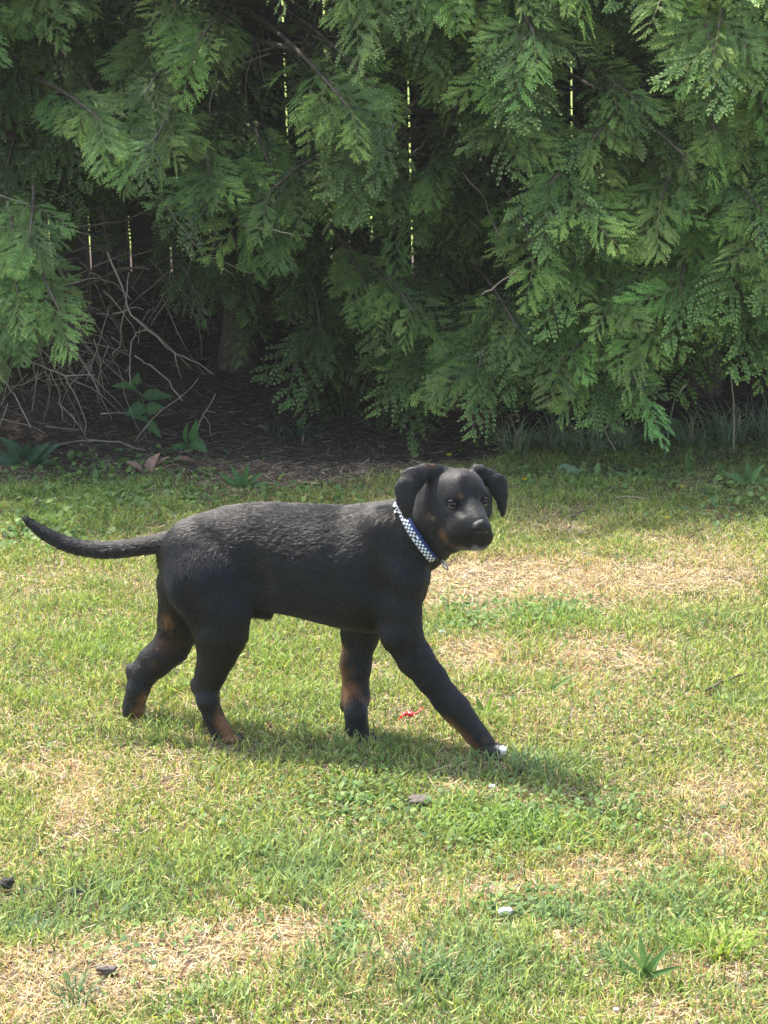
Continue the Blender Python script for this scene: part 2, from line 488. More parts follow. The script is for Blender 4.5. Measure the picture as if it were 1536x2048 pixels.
toe_white = [(D(1003, 1507, lnf + .006), 16), (D(1012, 1497, lnf - .008), 12), (D(998, 1516, lnf + .014), 9)]
def coat(P):
    C = np.tile(BLACK, (len(P), 1))
    C = C * (1 + .35 * vnoise(P, 18, 3))[:, None]
    wob = 1 + .3 * vnoise(P, 60, 5)
    for c, r, col, st in marks:
        d = np.linalg.norm(P - c, axis=1) / (r * .001 * wob)
        w = np.clip(1.45 - d, 0, 1) ** 1.2 * st
        C = C * (1 - w)[:, None] + col * w[:, None]
    for c, r in toe_white:
        d = np.linalg.norm(P - c, axis=1) / (r * .001 * wob)
        w = np.clip((1.25 - d) * 3, 0, 1)
        C = C * (1 - w)[:, None] + np.array([.70, .67, .62]) * w[:, None]
    return np.maximum(C, .002)

def coat_mat(name, hair=False):
    N = Nodes(name)
    o = N.n("ShaderNodeOutputMaterial")
    c = N.n("ShaderNodeAttribute", attribute_name="coat").outputs['Color']
    b = N.n("ShaderNodeBsdfPrincipled")
    b.inputs['Roughness'].default_value = .42 if hair else .55
    b.inputs['Specular IOR Level'].default_value = .55 if hair else .25
    if not hair:
        b.inputs['Sheen Weight'].default_value = .05
        tc = N.n("ShaderNodeTexCoord")
        nz = N.n("ShaderNodeTexNoise", i_Scale=240.0, i_Detail=3.0)
        N.l(tc.outputs['Object'], nz.inputs['Vector'])
        bp = N.n("ShaderNodeBump", i_Strength=.5, i_Distance=.002)
        N.l(nz.outputs[0], bp.inputs['Height']); N.l(bp.outputs[0], b.inputs['Normal'])
    N.l(c, b.inputs['Base Color'])
    if hair:
        h = N.n("ShaderNodeBsdfHairPrincipled", model='CHIANG', parametrization='COLOR')
        h.inputs['Roughness'].default_value = .24; h.inputs['Radial Roughness'].default_value = .45; h.inputs['Coat'].default_value = .0
        N.l(c, h.inputs['Color']); N.l(h.outputs[0], o.inputs[0])
    else: N.l(b.outputs[0], o.inputs[0])
    return N.m
dog = empty('dog', tuple(DO), -DTH)
# local frame of the empty: x = heading, y = its left; the dog frame's l axis points to its right
FL = np.array([1, -1, 1.0])
tag(dog, 'black puppy with tan markings and a checked collar walking across the sunlit lawn', 'dog')
bme = mesh_np('body', BV * FL, BQ[:, ::-1] if True else BQ, True, coat(BV), "coat")
body = link('body', bme, dog, coat_mat('black_and_tan_coat'))
print('body verts', len(BV))

# fur: short hairs lying along the body
bones = []
def bone(a, b, w=1.0, n=4):
    for i in range(n):
        t = (i + .5) / n
        d = np.asarray(b) - np.asarray(a); bones.append((np.asarray(a) * (1 - t) + np.asarray(b) * t, d / np.linalg.norm(d), w))
bone(D(840, 1060), D(740, 1090)); bone(D(740, 1080), D(560, 1095), n=6); bone(D(740, 1180), D(560, 1185), n=6); bone(D(560, 1090), D(400, 1085), n=6); bone(D(380, 1070), D(330, 1100))
bone(D(840, 1100, .03), D(800, 1180, .05)); bone(D(850, 1080, -.03), D(810, 1180, -.05)); bone(D(800, 1150, .06), D(810, 1280, .06), n=5)
bone(D(810, 1280, .06), D(950, 1465, lnf), n=7); bone(D(950, 1465, lnf), D(1000, 1500, lnf), n=3)
bone(D(745, 1180, -.05), D(712, 1300, -.05), n=4); bone(D(712, 1300, -.05), D(714, 1460, -.04), n=6); bone(D(714, 1460, -.04), D(745, 1475, -.04), n=2)
bone(D(400, 1120, .05), D(440, 1250, .06), n=5); bone(D(345, 1120, .03), D(370, 1220, .05), n=4); bone(D(440, 1250, .06), D(415, 1370, .05), n=5); bone(D(415, 1370, .05), D(440, 1465, .04), n=5)
bone(D(385, 1150, -.05), D(345, 1290, -.05), n=5); bone(D(345, 1290, -.05), D(285, 1348, -.05), n=4); bone(D(285, 1348, -.05), D(268, 1430, -.04), n=4)
for (x, y, r), (x2, y2, r2) in zip(tailp[:-1], tailp[1:]): bone(D(x, y), D(x2, y2), n=2)
bone(Hd(963, 1050, 45), Hd(940, 1010, 0), n=4); bone(Hd(940, 1005, -5), Hd(915, 940, -60), n=4); bone(Hd(950, 1075, 35), Hd(890, 1050, -5), n=4); bone(Hd(915, 1010, -5), Hd(860, 1010, -45), n=4)
bone(Hd(880, 1050, -20), D(840, 1070, .05), n=3); bone(Hd(968, 1010, -30), Hd(985, 990, -60), n=2)
bone(Hd(870, 942, -38), Hd(825, 965, -10), n=3); bone(Hd(818, 965, -10), Hd(812, 1030, -2), n=4); bone(Hd(965, 945, -62), Hd(995, 970, -60), n=3); bone(Hd(1000, 975, -58), Hd(1006, 1030, -54), n=4)
BP = np.array([b[0] for b in bones]); BD = np.array([b[1] for b in bones])
NH = 230000
tri = np.concatenate([BQ[:, [0, 1, 2]], BQ[:, [0, 2, 3]]])
e1 = BV[tri[:, 1]] - BV[tri[:, 0]]; e2 = BV[tri[:, 2]] - BV[tri[:, 0]]
nrm = np.cross(e1, e2); ar = np.linalg.norm(nrm, axis=1); nrm = nrm / (ar[:, None] + 1e-12)
pick = rng.choice(len(tri), NH, p=ar / ar.sum())
r1, r2 = rng.random(NH), rng.random(NH); sw = r1 + r2 > 1; r1[sw] = 1 - r1[sw]; r2[sw] = 1 - r2[sw]
# smooth vertex normals
vn = np.zeros_like(BV)
for k in range(3): np.add.at(vn, tri[:, k], nrm * ar[:, None])
vn /= np.linalg.norm(vn, axis=1)[:, None] + 1e-12
if np.sum(vn * (BV - BV.mean(0))) < 0: vn = -vn
R = BV[tri[pick, 0]] + e1[pick] * r1[:, None] + e2[pick] * r2[:, None]
NN = vn[tri[pick, 0]]
dirs = np.zeros((NH, 3))
for s0 in range(0, NH, 20000):
    q = R[s0:s0 + 20000]
    d2 = ((q[:, None, :] - BP[None]) ** 2).sum(-1)
    w = 1 / (d2 + .0004) ** 3
    dirs[s0:s0 + 20000] = (w[..., None] * BD[None]).sum(1)
dirs /= np.linalg.norm(dirs, axis=1)[:, None] + 1e-9
dirs -= NN * (dirs * NN).sum(1)[:, None]
dirs /= np.linalg.norm(dirs, axis=1)[:, None] + 1e-9
side = np.cross(NN, dirs)
swirl = .16 * vnoise(R, 22, 11) + .14 * vnoise(R, 85, 12) + rng.normal(0, .14, NH)
dirs = dirs * np.cos(swirl)[:, None] + side * np.sin(swirl)[:, None]
headc = Hd(925, 1025, -10)
hd = np.linalg.norm(R - headc, axis=1)
ln = np.full(NH, .011)
ln = np.where(hd < .125, .0026 + .005 * np.clip((hd - .06) / .065, 0, 1), ln)
ln = np.where(R[:, 2] < .24, .0042 + .0068 * np.clip((R[:, 2] - .12) / .12, 0, 1), ln)
ln = np.where((R[:, 2] < .05), .005, ln)
ln = np.where((R[:, 0] < D(322, 1090)[0]), .008, ln)
for c_ in (Hd(840, 948, -28), Hd(815, 972, -10), Hd(812, 1000, -4), Hd(813, 1026, -2), Hd(965, 945, -62), Hd(992, 965, -60), Hd(1004, 995, -55), Hd(1006, 1025, -54)):
    ln = np.where(np.linalg.norm(R - c_, axis=1) < .030, .0045, ln)
ln *= rng.uniform(.6, 1.25, NH)
long_ = (rng.random(NH) < .14) & (hd > .125) & (R[:, 2] > .2) & (ln > .006); ln = np.where(long_, ln * 1.8, ln)
keep = np.linalg.norm(R - EYE_N, axis=1) > .0135
keep &= np.linalg.norm(R - EYE_F, axis=1) > .0130
keep &= np.linalg.norm(R - Hd(963, 1057, 52), axis=1) > .017
keep &= np.linalg.norm(R - Hd(966, 1052, 50), axis=1) > .014
for c_, r_ in MOUTH: keep &= np.linalg.norm(R - c_, axis=1) > .0065
R, NN, dirs, ln, swirl, long_ = R[keep], NN[keep], dirs[keep], ln[keep], swirl[keep], long_[keep]; NH = len(R)
ear = (ln < .009)
lift = np.where(ear, .55, 1.0) * (.18 + .035 * vnoise(R, 35, 15) + .05 * vnoise(R, 110, 16) + rng.normal(0, .05, NH)).clip(.05, .6)
lift = np.where(long_, lift * .62, lift)
P0 = R - NN * .0008
P1 = R + (dirs * .5 + NN * lift[:, None] * .62) * ln[:, None]
P2 = R + (dirs * 1.0 + NN * lift[:, None] * .85) * ln[:, None] + rng.normal(0, .0004, (NH, 3))
pts = np.stack([P0, P1, P2], 1).reshape(-1, 3) * FL
hc = bpy.data.hair_curves.new('fur')
hc.add_curves([3] * NH)
hc.position_data.foreach_set('vector', pts.astype(np.float32).ravel())
ra = hc.attributes.get('radius') or hc.attributes.new('radius', 'FLOAT', 'POINT')
rad = np.tile(np.array([.00026, .00022, .00004]), NH).reshape(NH, 3) * rng.uniform(.8, 1.3, (NH, 1)) * np.where(ln < .009, .75, 1.0)[:, None] * np.where(long_, 1.6, 1.0)[:, None]
ra.data.foreach_set('value', rad.astype(np.float32).ravel())
ca = hc.attributes.new('coat', 'FLOAT_COLOR', 'CURVE')
cc = np.ones((NH, 4), dtype=np.float32)
cc[:, :3] = coat(R) * np.exp(rng.normal(0, .5, (NH, 1))); _lum = cc[:, :3].mean(1, keepdims=True); cc[:, :3] *= np.where(_lum < .03, .2, 1.05)
ca.data.foreach_set('color', cc.ravel())
hc.materials.append(coat_mat('fur_strands', True))
fur = bpy.data.objects.new('fur', hc); COL.objects.link(fur); fur.parent = dog
tag(fur, kind='stuff')

# eyes
def uv_sphere(r, seg=24, rings=16, sc=(1, 1, 1)):
    V = [(0, 0, r)]; 
    for i in range(1, rings):
        a = math.pi * i / rings
        for k in range(seg):
            b = 2 * math.pi * k / seg
            V.append((r * math.sin(a) * math.cos(b), r * math.sin(a) * math.sin(b), r * math.cos(a)))
    V.append((0, 0, -r)); T = []; Q = []
    for k in range(seg):
        T.append((0, 1 + k, 1 + (k + 1) % seg)); base = 1 + (rings - 2) * seg
        T.append((len(V) - 1, base + (k + 1) % seg, base + k))
    for i in range(rings - 2):
        for k in range(seg):
            a = 1 + i * seg + k; b = 1 + i * seg + (k + 1) % seg
            Q.append((a, a + seg, b + seg, b))
    return np.array(V) * sc, [np.array(Q), np.array(T)]
eye_m = Nodes('eye_wet'); _o = eye_m.n("ShaderNodeOutputMaterial"); _b = eye_m.n("ShaderNodeBsdfPrincipled", i_Roughness=.10)
_b.inputs['Coat Weight'].default_value = .0; _b.inputs['Coat Roughness'].default_value = .02; _b.inputs['Specular IOR Level'].default_value = .4
eye_m.l(eye_m.n("ShaderNodeAttribute", attribute_name="tint").outputs['Color'], _b.inputs['Base Color']); eye_m.l(_b.outputs[0], _o.inputs[0])
lid_m = simple_mat('eyelid_skin', (.005, .0045, .005), .6, .2)
for EC, look in ((EYE_N, Hd(906, 1007, 95)), (EYE_F, Hd(966, 1002, 95))):
    V, F = uv_sphere(.0092)
    ax_ = look - EC; ax_ /= np.linalg.norm(ax_)
    ang = np.degrees(np.arccos(np.clip(V @ ax_ / .0092, -1, 1)))
    col = np.where(ang[:, None] < 20, [.004, .004, .004], np.where(ang[:, None] < 40, [.035, .016, .007], np.where(ang[:, None] < 46, [.008, .006, .005], [.30, .28, .27])))
    e = link('eye', mesh_np('eye', (V + EC) * FL, [f[:, ::-1] for f in F], True, col), dog, eye_m.m)
    # lids: an almond rim of skin around the opening
    sx = np.cross(ax_, [0, 0, 1.0]); sx /= np.linalg.norm(sx); sy = np.cross(sx, ax_)
    rim = []
    for k in range(25):
        a = 2 * math.pi * k / 24
        x, y = math.cos(a) * .0086, math.sin(a) * .0054 * (1.05 if math.sin(a) > 0 else .9)
        p = sx * x + sy * y; dd = math.sqrt(max(.0099 ** 2 - x * x - y * y, 1e-9))
        rim.append(EC + p + ax_ * dd)
    V, F = tube(rim, [.0017] * 25, 6, False)
    link('eyelid', mesh_np('eyelid', V * FL, [f[:, ::-1] for f in F], True), e, lid_m)

# nose pad with nostrils, finer
np_ = []
_sv = prims; prims = []
rc(Hd(955, 1054, 47), Hd(971, 1054, 47), 12, 11.5, .006); rc(Hd(959, 1062, 50), Hd(967, 1062, 50), 8.5, 8, .006); rc(Hd(963, 1048, 50), Hd(964, 1047, 51), 9, 9, .006)
rc(surf(952, 1063, -.001, prims, False), surf(958, 1063, -.001, prims, False), 4.3, 4.3, .002, None, 's'); rc(surf(946.5, 1060, 0, prims, False), surf(952, 1063, 0, prims, False), 2.0, 3.0, .002, None, 's')
rc(surf(978, 1063, -.001, prims, False), surf(974, 1063, -.001, prims, False), 3.8, 3.8, .002, None, 's'); rc(Hd(964, 1058, 62.5), Hd(964, 1072, 60), .9, .9, .002, None, 's')
nc = Hd(963, 1056, 50)
Fn, axn = field_grid(prims, nc - .03, nc + .03, .0012)
NV, NQ = surface_nets(Fn, axn); prims = _sv
nose_m = simple_mat('wet_nose_leather', (.006, .0055, .006), .36, .4, noise=(600.0, (.011, .010, .011)), bump=.3)
link('nose', mesh_np('nose', relax(NV, NQ, 1) * FL, NQ[:, ::-1], True), dog, nose_m)

# collar: a band that follows the neck
CC = D(846, 1060, .022); cax = D(905, 1022, .022) - D(800, 1088, .022); cax /= np.linalg.norm(cax)
cv = D(862, 1108, .022) - D(808, 1026, .022); cv -= cax * (cv @ cax); cv /= np.linalg.norm(cv)   # downwards across the near side
cl = np.cross(cax, cv); cl = cl if cl[1] > 0 else -cl
NS = 72
wsec = np.array([-.0096, -.0088, -.0030, .0028, .0078, .0086])
ring = []
base_prims = [p for p in prims]
def march(o, d):
    t = np.linspace(.02, .12, 101)
    f = field_at(o + d * t[:, None])
    i = np.argmax(f > 0) if (f > 0).any() else 60
    return t[i]
rr = np.array([march(CC, math.cos(2 * math.pi * i / NS) * cl + math.sin(2 * math.pi * i / NS) * cv) for i in range(NS)])
rr = np.minimum(rr, .095)
kk = np.hanning(9); kk /= kk.sum(); rr = np.convolve(np.pad(rr, 4, mode='wrap'), kk, 'valid') + .0065
ph = np.arange(NS) / NS; rr = rr - .024 * np.clip((ph - .135) / .05, 0, 1) * np.clip((.42 - ph) / .08, 0, 1)
CVt, CUV = [], []
for i in range(NS + 1):
    a = 2 * math.pi * i / NS; d = math.cos(a) * cl + math.sin(a) * cv; r = rr[i % NS]
    for j, w in enumerate(wsec):
        rj = r - (.002 if j in (0, 5) else 0)
        CVt.append(CC + d * rj + cax * w)
n6 = 6
Q = []
for i in range(NS):
    for j in range(5): Q.append((i * n6 + j, (i + 1) * n6 + j, (i + 1) * n6 + j + 1, i * n6 + j + 1))
cme = mesh_np('collar', np.array(CVt) * FL, np.array(Q), True)
uvl = cme.uv_layers.new(name='band')
arc = np.concatenate([[0], np.cumsum(2 * math.pi / NS * (rr + np.roll(rr, -1)) / 2)])
li = np.empty(len(cme.loops), dtype=np.int32); cme.loops.foreach_get('vertex_index', li)
uv = np.stack([arc[li // n6], wsec[li % n6] + .0135], 1)
uvl.data.foreach_set('uv', uv.astype(np.float32).ravel())
N = Nodes('blue_white_check_webbing'); o_ = N.n("ShaderNodeOutputMaterial"); b_ = N.n("ShaderNodeBsdfPrincipled", i_Roughness=.6)
u_ = N.n("ShaderNodeUVMap", uv_map='band')
mp = N.n("ShaderNodeMapping"); mp.inputs['Scale'].default_value = (1 / .0044, 1 / .0044, 1)
ck = N.n("ShaderNodeTexChecker", i_Scale=1.0); ck.inputs['Color1'].default_value = (.72, .76, .80, 1); ck.inputs['Color2'].default_value = (.012, .022, .075, 1)
N.l(u_.outputs[0], mp.inputs[0]); N.l(mp.outputs[0], ck.inputs['Vector'])
sx_ = N.n("ShaderNodeSeparateXYZ"); N.l(u_.outputs[0], sx_.inputs[0])
gt = N.n("ShaderNodeMath", operation='GREATER_THAN', i_1=.0172); N.l(sx_.outputs[1], gt.inputs[0])
mx = N.n("ShaderNodeMix", data_type='RGBA'); mx.inputs['B'].default_value = (.008, .026, .13, 1)
N.l(gt.outputs[0], mx.inputs[0]); N.l(ck.outputs[0], mx.inputs['A']); N.l(mx.outputs['Result'], b_.inputs['Base Color']); N.l(b_.outputs[0], o_.inputs[0])
collar = link('collar', cme, dog, N.m)
so = collar.modifiers.new('thickness', 'SOLIDIFY'); so.thickness = .002; so.offset = 0
metal = simple_mat('dull_metal', (.45, .45, .47), .3, .5, metallic=1.0)
black_pl = simple_mat('black_plastic', (.012, .012, .014), .35, .5)
def on_collar(frac, w, lift):
    a = 2 * math.pi * frac; d = math.cos(a) * cl + math.sin(a) * cv
    return CC + d * (np.interp(frac * NS, range(NS), rr) + lift) + cax * w, d, -math.sin(a) * cl + math.cos(a) * cv
def ring_mesh(c, ax1, ax2, r1_, r2_, th_, n=20):
    pts_ = [c + ax1 * r1_ * math.cos(2 * math.pi * k / n) + ax2 * r2_ * math.sin(2 * math.pi * k / n) for k in range(n + 1)]
    V, F = tube(pts_, [th_] * (n + 1), 6, False)
    return V, F
# slide buckle near the ear, tag ring under the throat
c, d, t = on_collar(-.155 % 1, 0, .003)
V, F = ring_mesh(c, cax, t, .0155, .006, .0018); link('slide', mesh_np('slide', V * FL, [f[:, ::-1] for f in F], True), collar, metal)
c, d, t = on_collar(-.19 % 1, -.004, .003)
V, F = ring_mesh(c, cax, t, .010, .007, .0022); link('slide', mesh_np('slide', V * FL, [f[:, ::-1] for f in F], True), collar, simple_mat('pale_webbing_end', (.55, .6, .66), .5))
c, d, t = on_collar(.235, .002, .034); c = surf(886, 1118) + np.array([.004, .004, -.011])
V, F = ring_mesh(c, d, t, .012, .010, .0016); link('tag_ring', mesh_np('tag_ring', V * FL, [f[:, ::-1] for f in F], True), collar, metal)
bx = []
c, d, t = on_collar(.215, 0, .003)
V, F = uv_sphere(1.0, 12, 8); V = c + np.outer(V[:, 0] * .015, cax) + np.outer(V[:, 1] * .013, t) + np.outer(V[:, 2] * .005, d)
link('buckle', mesh_np('buckle', V * FL, F, True), collar, black_pl)
# ---------------------------------------------------------------- ground, lawn
def gauss(X, Y, px, py, wx, wy):
    """soft patch centred where the photograph shows px, py; half sizes in pixels there"""
    c = on_ground(px, py); ex = on_ground(px + wx, py)[0] - c[0]; ey = (on_ground(px, py - wy)[1] - on_ground(px, py + wy)[1]) / 2
    return np.exp(-(((X - c[0]) / ex) ** 2 + ((Y - c[1]) / ey) ** 2))
DRY = [(1010, 1165, 190, 55, 1.3), (1230, 1160, 170, 45, 1.0), (1400, 1130, 160, 45, .6), (920, 1190, 90, 60, .9), (945, 1320, 110, 40, 1.1), (1260, 1320, 170, 45, .9), (1130, 1060, 120, 25, .35),
       (300, 1560, 130, 45, .9), (90, 1545, 120, 50, .7), (140, 1640, 60, 60, .8), (150, 1945, 260, 75, 1.25), (420, 1900, 200, 60, 1.1), (60, 2010, 160, 70, .9), (560, 1870, 120, 40, .8),
       (960, 1590, 120, 22, .7), (1430, 1570, 130, 45, .9), (1480, 1700, 110, 70, .7), (1060, 1770, 140, 50, .75), (800, 1790, 120, 60, .6), (1250, 1735, 110, 35, .6), (790, 1930, 90, 50, .7),
       (1150, 1880, 90, 40, .6), (1400, 1950, 160, 40, .7), (690, 1660, 100, 50, .5), (640, 1400, 60, 20, .2), (1120, 1450, 130, 35, .6), (820, 1460, 60, 20, .4), (1390, 1440, 130, 50, .3),
       (560, 2010, 120, 50, .5), (1350, 2040, 200, 40, .7), (20, 1720, 60, 60, .4), (380, 1150, 90, 25, .2), (100, 1160, 140, 35, .35), (850, 1010, 150, 30, .4), (760, 900, 160, 40, 1.0)]
BLUE = [(150, 1820, 220, 70, 1.0), (560, 1740, 230, 80, .9), (900, 1990, 200, 110, 1.2), (420, 2030, 120, 30, .5), (640, 1960, 100, 60, .7), (1240, 1810, 180, 70, .9), (1000, 1540, 200, 40, .8), (700, 1500, 160, 45, .5), (1400, 1260, 170, 60, .6),
        (560, 1440, 160, 40, .5), (1250, 1960, 160, 60, .7), (60, 1560, 80, 40, .4), (1100, 1560, 120, 40, .5), (100, 1700, 90, 60, .5), (1450, 1420, 120, 60, .5), (1500, 2030, 100, 40, .6), (330, 1480, 200, 40, .4)]
LUSH = [(1080, 1240, 150, 40, .9), (920, 1230, 90, 50, .7), (1000, 1640, 250, 60, .8), (960, 1440, 80, 40, .6), (1430, 1900, 120, 50, .9), (250, 1300, 330, 130, .55), (560, 1330, 160, 90, .5), (200, 1010, 300, 60, .7), (1250, 1000, 350, 60, .5), (1150, 1420, 110, 50, .3)]
def field_sum(X, Y, L):
    out = np.zeros_like(X)
    for px, py, wx, wy, a in L: out += 1.0 * a * gauss(X, Y, px, py, wx, wy)
    return out
def ground_z(X, Y):
    P = np.stack([X, Y], -1)
    bank = .40 * np.clip((Y - 7.95) / 1.35, 0, 1) ** 1.3
    return bank + .012 * vnoise(P, 1.3, 1) + .006 * vnoise(P, 5.0, 2) + .0035 * vnoise(P, 17.0, 4)

# lawn soil: one sheet to the horizon, finer where the camera looks
def grid_axis(lo, hi, inner_lo, inner_hi, step):
    a = np.arange(inner_lo, inner_hi + 1e-6, step)
    left = inner_lo - np.geomspace(.1, inner_lo - lo, 18)[::-1] if lo < inner_lo else []
    right = inner_hi + np.geomspace(.1, hi - inner_hi, 18)
    return np.concatenate([left, a, right])
gx = grid_axis(-400, 400, -2.4, 2.4, .03); gy = grid_axis(-60, 900, 2.4, 9.6, .03)
GX, GY = np.meshgrid(gx, gy, indexing='ij')
rise = np.clip(GY - 11.5, 0, 300); RZ = .10 * rise * (1 - np.exp(-rise / 6)) * np.exp(-rise / 160)
GZ = ground_z(GX, GY) + RZ
ni, nj = GX.shape
ii, jj = np.meshgrid(np.arange(ni - 1), np.arange(nj - 1), indexing='ij')
q = np.stack([ii * nj + jj, (ii + 1) * nj + jj, (ii + 1) * nj + jj + 1, ii * nj + jj + 1], -1).reshape(-1, 4)
N = Nodes('lawn_soil'); o_ = N.n("ShaderNodeOutputMaterial"); b_ = N.n("ShaderNodeBsdfPrincipled", i_Roughness=.95); b_.inputs['Specular IOR Level'].default_value = .1
ge = N.n("ShaderNodeTexCoord"); nz = N.n("ShaderNodeTexNoise", i_Scale=60.0, i_Detail=8.0); nz2 = N.n("ShaderNodeTexNoise", i_Scale=4.0, i_Detail=4.0)
N.l(ge.outputs['Object'], nz.inputs['Vector']); N.l(ge.outputs['Object'], nz2.inputs['Vector'])
r1_ = N.ramp(nz.outputs[0], [(.3, (.045, .034, .024)), (.55, (.12, .095, .06)), (.75, (.26, .21, .13))])
r2_ = N.ramp(nz.outputs[0], [(.3, (.045, .035, .028)), (.6, (.085, .064, .05)), (.8, (.15, .115, .09))])
r3_ = N.ramp(nz2.outputs[0], [(.3, (.10, .15, .035)), (.7, (.20, .24, .06))])
sp = N.n("ShaderNodeSeparateXYZ"); N.l(ge.outputs['Object'], sp.inputs[0])
mr = N.n("ShaderNodeMapRange"); mr.inputs[1].default_value = 6.9; mr.inputs[2].default_value = 7.5; N.l(sp.outputs[1], mr.inputs[0])
mr2 = N.n("ShaderNodeMapRange"); mr2.inputs[1].default_value = 10.0; mr2.inputs[2].default_value = 10.4; N.l(sp.outputs[1], mr2.inputs[0])
m1 = N.n("ShaderNodeMix", data_type='RGBA'); N.l(mr.outputs[0], m1.inputs[0]); N.l(r1_.outputs[0], m1.inputs['A']); N.l(r2_.outputs[0], m1.inputs['B'])
m2 = N.n("ShaderNodeMix", data_type='RGBA'); N.l(mr2.outputs[0], m2.inputs[0]); N.l(m1.outputs['Result'], m2.inputs['A']); N.l(r3_.outputs[0], m2.inputs['B'])
N.l(m2.outputs['Result'], b_.inputs['Base Color'])
bp = N.n("ShaderNodeBump", i_Strength=.8, i_Distance=.01); N.l(nz.outputs[0], bp.inputs['Height']); N.l(bp.outputs[0], b_.inputs['Normal']); N.l(b_.outputs[0], o_.inputs[0])
g = link('ground', mesh_np('ground', np.stack([GX, GY, GZ], -1).reshape(-1, 3), q, True), None, N.m); g['kind'] = 'structure'

# blades
def lawn_colour(X, Y, n, kind_noise):
    """real colour of each blade: dead straw, yellow-green, deep or bluish green"""
    P = np.stack([X, Y], -1)
    dry = 1.2 * field_sum(X, Y, DRY) + .06 + .30 * vnoise(P, 2.3, 21) + .34 * vnoise(P, 6.5, 22) + .2 * vnoise(P, 17, 29)
    blue = field_sum(X, Y, BLUE) + .35 * vnoise(P, 2.8, 23) + .3 * vnoise(P, 8, 24)
    lush = field_sum(X, Y, LUSH) + .3 * vnoise(P, 3.3, 25)
    pd = 1 / (1 + np.exp(-(dry - .62 - .35 * (lush > .6)) * 4.5))
    pd = .17 + .76 * pd
    isdry = kind_noise < pd
    u, v = rng.random(n), rng.random(n)
    straw = np.array([.50, .37, .17]) * (1 - u[:, None]) + np.array([.60, .52, .27]) * u[:, None]
    straw = np.where((v < .22)[:, None], np.array([.30, .19, .09]), straw)
    straw = np.where((v > .86)[:, None], np.array([.47, .43, .36]), straw)
    g1 = np.array([.24, .32, .075]); g2 = np.array([.13, .20, .050]); g3 = np.array([.17, .25, .115]); g4 = np.array([.36, .39, .105])
    bl = .8 / (1 + np.exp(-(blue - .6) * 4)); 
    gr = np.where((u < .30)[:, None], g4, np.where((u < .72)[:, None], g1, g2))
    gr = gr * (1 - bl[:, None]) + np.where((u < .2)[:, None], g1, g3) * bl[:, None]
    ls = 1 / (1 + np.exp(-(lush - .55) * 5)); gr = gr * (1 - .6 * ls[:, None]) + np.array([.19, .33, .062]) * .6 * ls[:, None]
    c = np.where(isdry[:, None], straw, gr) * rng.uniform(.55, 1.42, (n, 1))
    return c, isdry, blue, lush, dry
def blades(n, x0, x1, y0, y1, dens, length, width, name, seed):
    X = rng.uniform(x0, x1, int(n * 1.8)); Y = y0 + (y1 - y0) * rng.random(len(X)) ** 1.0
    keep = rng.random(len(X)) < dens(X, Y)
    X, Y = X[keep][:n], Y[keep][:n]; n = len(X)
    col, isdry, blue, lush, dry = lawn_colour(X, Y, n, rng.random(n))
    P = np.stack([X, Y], -1)
    # clumping: blades of one tuft lean alike
    a = rng.random(n) * 2 * math.pi
    lean = np.where(isdry, rng.uniform(.7, 1.45, n), rng.uniform(.15, 1.15, n))
    L = length * rng.uniform(.45, 1.35, n) * (1 + .35 * vnoise(P, 9, seed)) * np.where(isdry, 1.0, 1 + .55 * np.clip(blue, 0, 1) + .25 * np.clip(lush, 0, 1))
    L = L * np.where(dry > 1.2, .75, 1.0)
    w = width * rng.uniform(.6, 1.4, n) * np.where(isdry, .62, 1.0) * (1 + .3 * np.clip(blue, 0, 1))
    z = ground_z(X, Y)
    d = np.stack([np.cos(a), np.sin(a), np.zeros(n)], -1)
    s = np.stack([-np.sin(a), np.cos(a), np.zeros(n)], -1)
    tw = rng.uniform(-.9, .9, n)
    s = s * np.cos(tw)[:, None] + np.array([0, 0, 1.0]) * np.sin(tw)[:, None]
    B = np.stack([X, Y, z - .002], -1)
    bend = rng.uniform(.2, 1.0, n)
    s1, s2 = lean * .55, lean * .55 + bend
    k2 = rng.normal(0, .5, n)
    d2 = np.stack([np.cos(a + k2), np.sin(a + k2), np.zeros(n)], -1)
    U = np.array([0, 0, 1.0])
    M1 = B + (d * np.sin(s1)[:, None] + U * np.cos(s1)[:, None]) * (L * .5)[:, None]
    T = M1 + (d2 * np.sin(s2)[:, None] + U * np.cos(s2)[:, None]) * (L * .5)[:, None]
    T[:, 2] = np.maximum(T[:, 2], z + .002)
    hw = (w / 2)[:, None]
    V = np.stack([B - s * hw, B + s * hw, M1 + s * hw * .85, M1 - s * hw * .85, T], 1).reshape(-1, 3)
    base = np.arange(n)[:, None] * 5
    Q = base + np.array([0, 1, 2, 3]); Tr = base + np.array([3, 2, 4])
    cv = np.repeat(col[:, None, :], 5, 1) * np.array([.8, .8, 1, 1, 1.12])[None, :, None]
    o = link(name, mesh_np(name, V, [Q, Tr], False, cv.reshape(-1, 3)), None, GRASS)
    return tag(o, kind='stuff')
GRASS = leaf_mat('grass_blades', transl=.34, rough=.55, spec=.25)
def in_view(X, Y, m): return np.abs(X) < .168 * Y + m
def edge_left(X): return 7.2 + .85 / (1 + np.exp(-(X - .42) * 14)) + .12 * np.sin(X * 3.1) + .1 * np.sin(X * 7.7 + 1)
